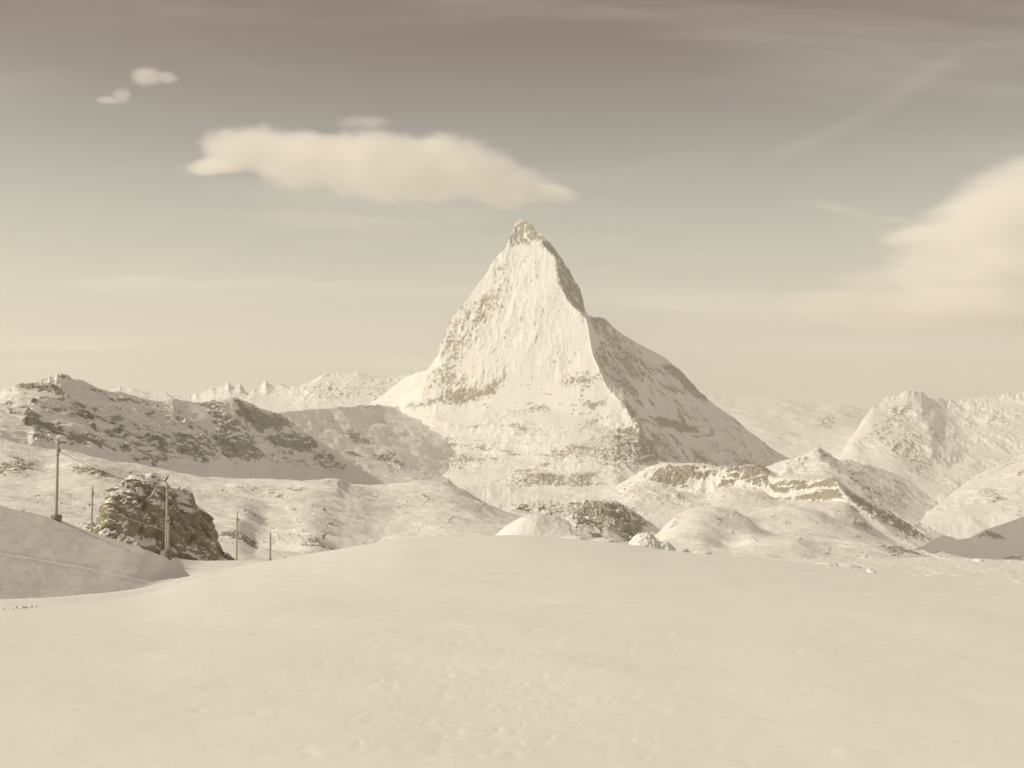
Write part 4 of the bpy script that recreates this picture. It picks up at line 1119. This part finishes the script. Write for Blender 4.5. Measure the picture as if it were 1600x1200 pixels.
# ---------------------------------------------------------------- clouds, beyond and above the haze
def cloud(label, blobs, Y, density, wl, rag=.55, soft=.5, stretch=(1, 1, 1.6), depth=.5, group='clouds in the sky'):
    """blobs: (px, py, half width px, half height px, tilt in degrees); each a flattened lens, all joined in one soft body"""
    k = Y / FPX
    c = Pv(sum(b[0] for b in blobs) / len(blobs), sum(b[1] for b in blobs) / len(blobs), Y)
    bm = bmesh.new()
    m = bpy.data.materials.new('cloud_vapour')
    m.use_nodes = True
    nt = m.node_tree
    N, L = nt.nodes, nt.links
    N.remove(N['Principled BSDF'])
    tc = N.new('ShaderNodeTexCoord')
    nz = N.new('ShaderNodeTexNoise')
    nz.inputs['Scale'].default_value = 1.0; nz.inputs['Detail'].default_value = 7; nz.inputs['Roughness'].default_value = .62
    mp = N.new('ShaderNodeMapping'); mp.inputs['Scale'].default_value = tuple(v / (wl * k) for v in stretch)
    L.new(tc.outputs['Object'], mp.inputs[0]); L.new(mp.outputs[0], nz.inputs['Vector'])
    prev = None
    for (px, py, rx, ry, tl) in blobs:
        p = Pv(px, py, Y) - c
        a = radians(-tl)
        for v in bmesh.ops.create_icosphere(bm, subdivisions=2, radius=1.22)['verts']:
            q = Vector((v.co.x * rx * k, v.co.y * rx * k * depth, v.co.z * ry * k))
            v.co = Vector((q.x * math.cos(a) - q.z * math.sin(a), q.y, q.x * math.sin(a) + q.z * math.cos(a))) + p
        mm = N.new('ShaderNodeMapping'); mm.vector_type = 'TEXTURE'
        mm.inputs['Location'].default_value = p
        mm.inputs['Rotation'].default_value = (0, -a, 0)
        mm.inputs['Scale'].default_value = (rx * k, rx * k * depth, ry * k)
        L.new(tc.outputs['Object'], mm.inputs[0])
        ln = N.new('ShaderNodeVectorMath'); ln.operation = 'LENGTH'
        L.new(mm.outputs[0], ln.inputs[0])
        if prev is None:
            prev = ln.outputs['Value']
        else:
            mn = N.new('ShaderNodeMath'); mn.operation = 'SMOOTH_MIN'; mn.inputs[2].default_value = .25
            L.new(prev, mn.inputs[0]); L.new(ln.outputs['Value'], mn.inputs[1])
            prev = mn.outputs[0]
    hull = bmesh.ops.convex_hull(bm, input=bm.verts[:])
    bmesh.ops.delete(bm, geom=[g for g in hull['geom_interior'] if isinstance(g, bmesh.types.BMVert)], context='VERTS')
    bmesh.ops.delete(bm, geom=[f for f in bm.faces if f not in set(g for g in hull['geom'] if isinstance(g, bmesh.types.BMFace))], context='FACES_ONLY')
    me = bpy.data.meshes.new('cloud')
    bm.to_mesh(me)
    bm.free()
    ad = N.new('ShaderNodeMath'); ad.operation = 'MULTIPLY_ADD'
    ad.inputs[1].default_value = rag
    L.new(nz.outputs[0], ad.inputs[0]); L.new(prev, ad.inputs[2])
    mr = N.new('ShaderNodeMapRange'); mr.interpolation_type = 'SMOOTHSTEP'
    mr.inputs[1].default_value = 1.0 + rag * .5; mr.inputs[2].default_value = 1.0 + rag * .5 - soft
    mr.inputs[3].default_value = 0; mr.inputs[4].default_value = density
    L.new(ad.outputs[0], mr.inputs[0])
    pv = N.new('ShaderNodeVolumePrincipled')
    pv.inputs['Color'].default_value = (.998, .997, .995, 1)
    pv.inputs['Anisotropy'].default_value = 0.0
    L.new(mr.outputs[0], pv.inputs['Density'])
    L.new(pv.outputs[0], N['Material Output'].inputs['Volume'])
    me.materials.append(m)
    o = bpy.data.objects.new('cloud', me)
    o.location = c
    COL.objects.link(o)
    return tag(o, label, 'cloud', group)


cloud('large smooth lens-shaped white cloud hanging above the pyramid peak',
      [(395, 234, 92, 42, 2), (345, 258, 72, 15, -6), (475, 250, 120, 54, 4), (600, 264, 165, 62, 2), (695, 264, 130, 58, 4), (765, 282, 112, 44, 12), (825, 298, 90, 18, 8)], 17000, .005, 80, rag=.95, soft=.5)
cloud('thin pale cap of cloud just over the large lens-shaped cloud', [(570, 190, 56, 11, 0), (545, 194, 30, 8, -4)], 17500, .0016, 70, rag=.7, soft=.8)
cloud('small puffy cloud high in the empty sky, upper one of a pair', [(230, 121, 32, 20, 0), (258, 121, 26, 12, 4)], 16000, .0045, 34, rag=.9, soft=.6)
cloud('tiny ragged cloud scrap below the small puffy cloud', [(190, 150, 19, 17, -20), (170, 157, 26, 8, 0)], 16000, .0045, 30, rag=.9, soft=.6)
cloud('wide bank of white cloud entering from the side over the glacier ridge',
      [(1700, 310, 220, 100, -16), (1600, 305, 150, 76, -22), (1545, 350, 150, 74, -20), (1660, 420, 300, 120, 0), (1490, 385, 140, 40, -14), (1450, 362, 90, 18, -14), (1520, 440, 210, 60, 0), (1480, 485, 300, 34, 0)], 24000, .0030, 120, rag=1.7, soft=.8, stretch=(.55, 1, 2.8))

cloud('very faint long streak of thin cloud slanting up through the darkest sky', [(1240, 232, 170, 22, -22), (1420, 135, 150, 24, -31), (1060, 258, 190, 20, -6), (1330, 190, 120, 20, -26)], 26000, .00012, 110, rag=1.9, soft=1.3, stretch=(.5, 1, 1.6))
cloud('thin bright sliver of cloud pointing down at the wide cloud bank', [(1320, 328, 90, 5, 14), (1400, 343, 60, 5, 8)], 23000, .0010, 50, rag=1.2, soft=.9, stretch=(.4, 1, 2))
cloud('faint soft tuft of cloud just beside the summit of the pyramid peak', [(965, 375, 46, 16, -6), (940, 422, 50, 12, -4)], 21000, .0006, 45, rag=1.3, soft=1.0)
cloud('thin veil of cloud drooping under the large lens-shaped cloud', [(560, 350, 200, 22, 4), (470, 345, 90, 26, 0), (690, 350, 120, 18, -6)], 18500, .00028, 80, rag=1.3, soft=1.0)

# ---------------------------------------------------------------- haze
HAZE_DENSITY = 3.5e-5


def build_haze():
    x0, x1, y0, y1, z0, z1 = -30000, 30000, -2000, 40000, -2200, 2100
    v = [(x, y, z) for x in (x0, x1) for y in (y0, y1) for z in (z0, z1)]
    f = [(0, 1, 3, 2), (4, 6, 7, 5), (0, 4, 5, 1), (2, 3, 7, 6), (0, 2, 6, 4), (1, 5, 7, 3)]
    me = bpy.data.meshes.new('haze')
    me.from_pydata(v, [], f)
    o = bpy.data.objects.new('haze', me)
    m = bpy.data.materials.new('haze')
    m.use_nodes = True
    nt = m.node_tree
    nt.nodes.remove(nt.nodes['Principled BSDF'])
    pv = nt.nodes.new('ShaderNodeVolumePrincipled')
    pv.inputs['Color'].default_value = (.93, .92, .90, 1)
    pv.inputs['Density'].default_value = HAZE_DENSITY
    pv.inputs['Anisotropy'].default_value = 0.2
    nt.links.new(pv.outputs[0], nt.nodes['Material Output'].inputs['Volume'])
    me.materials.append(m)
    o['kind'] = 'stuff'
    COL.objects.link(o)


build_haze()
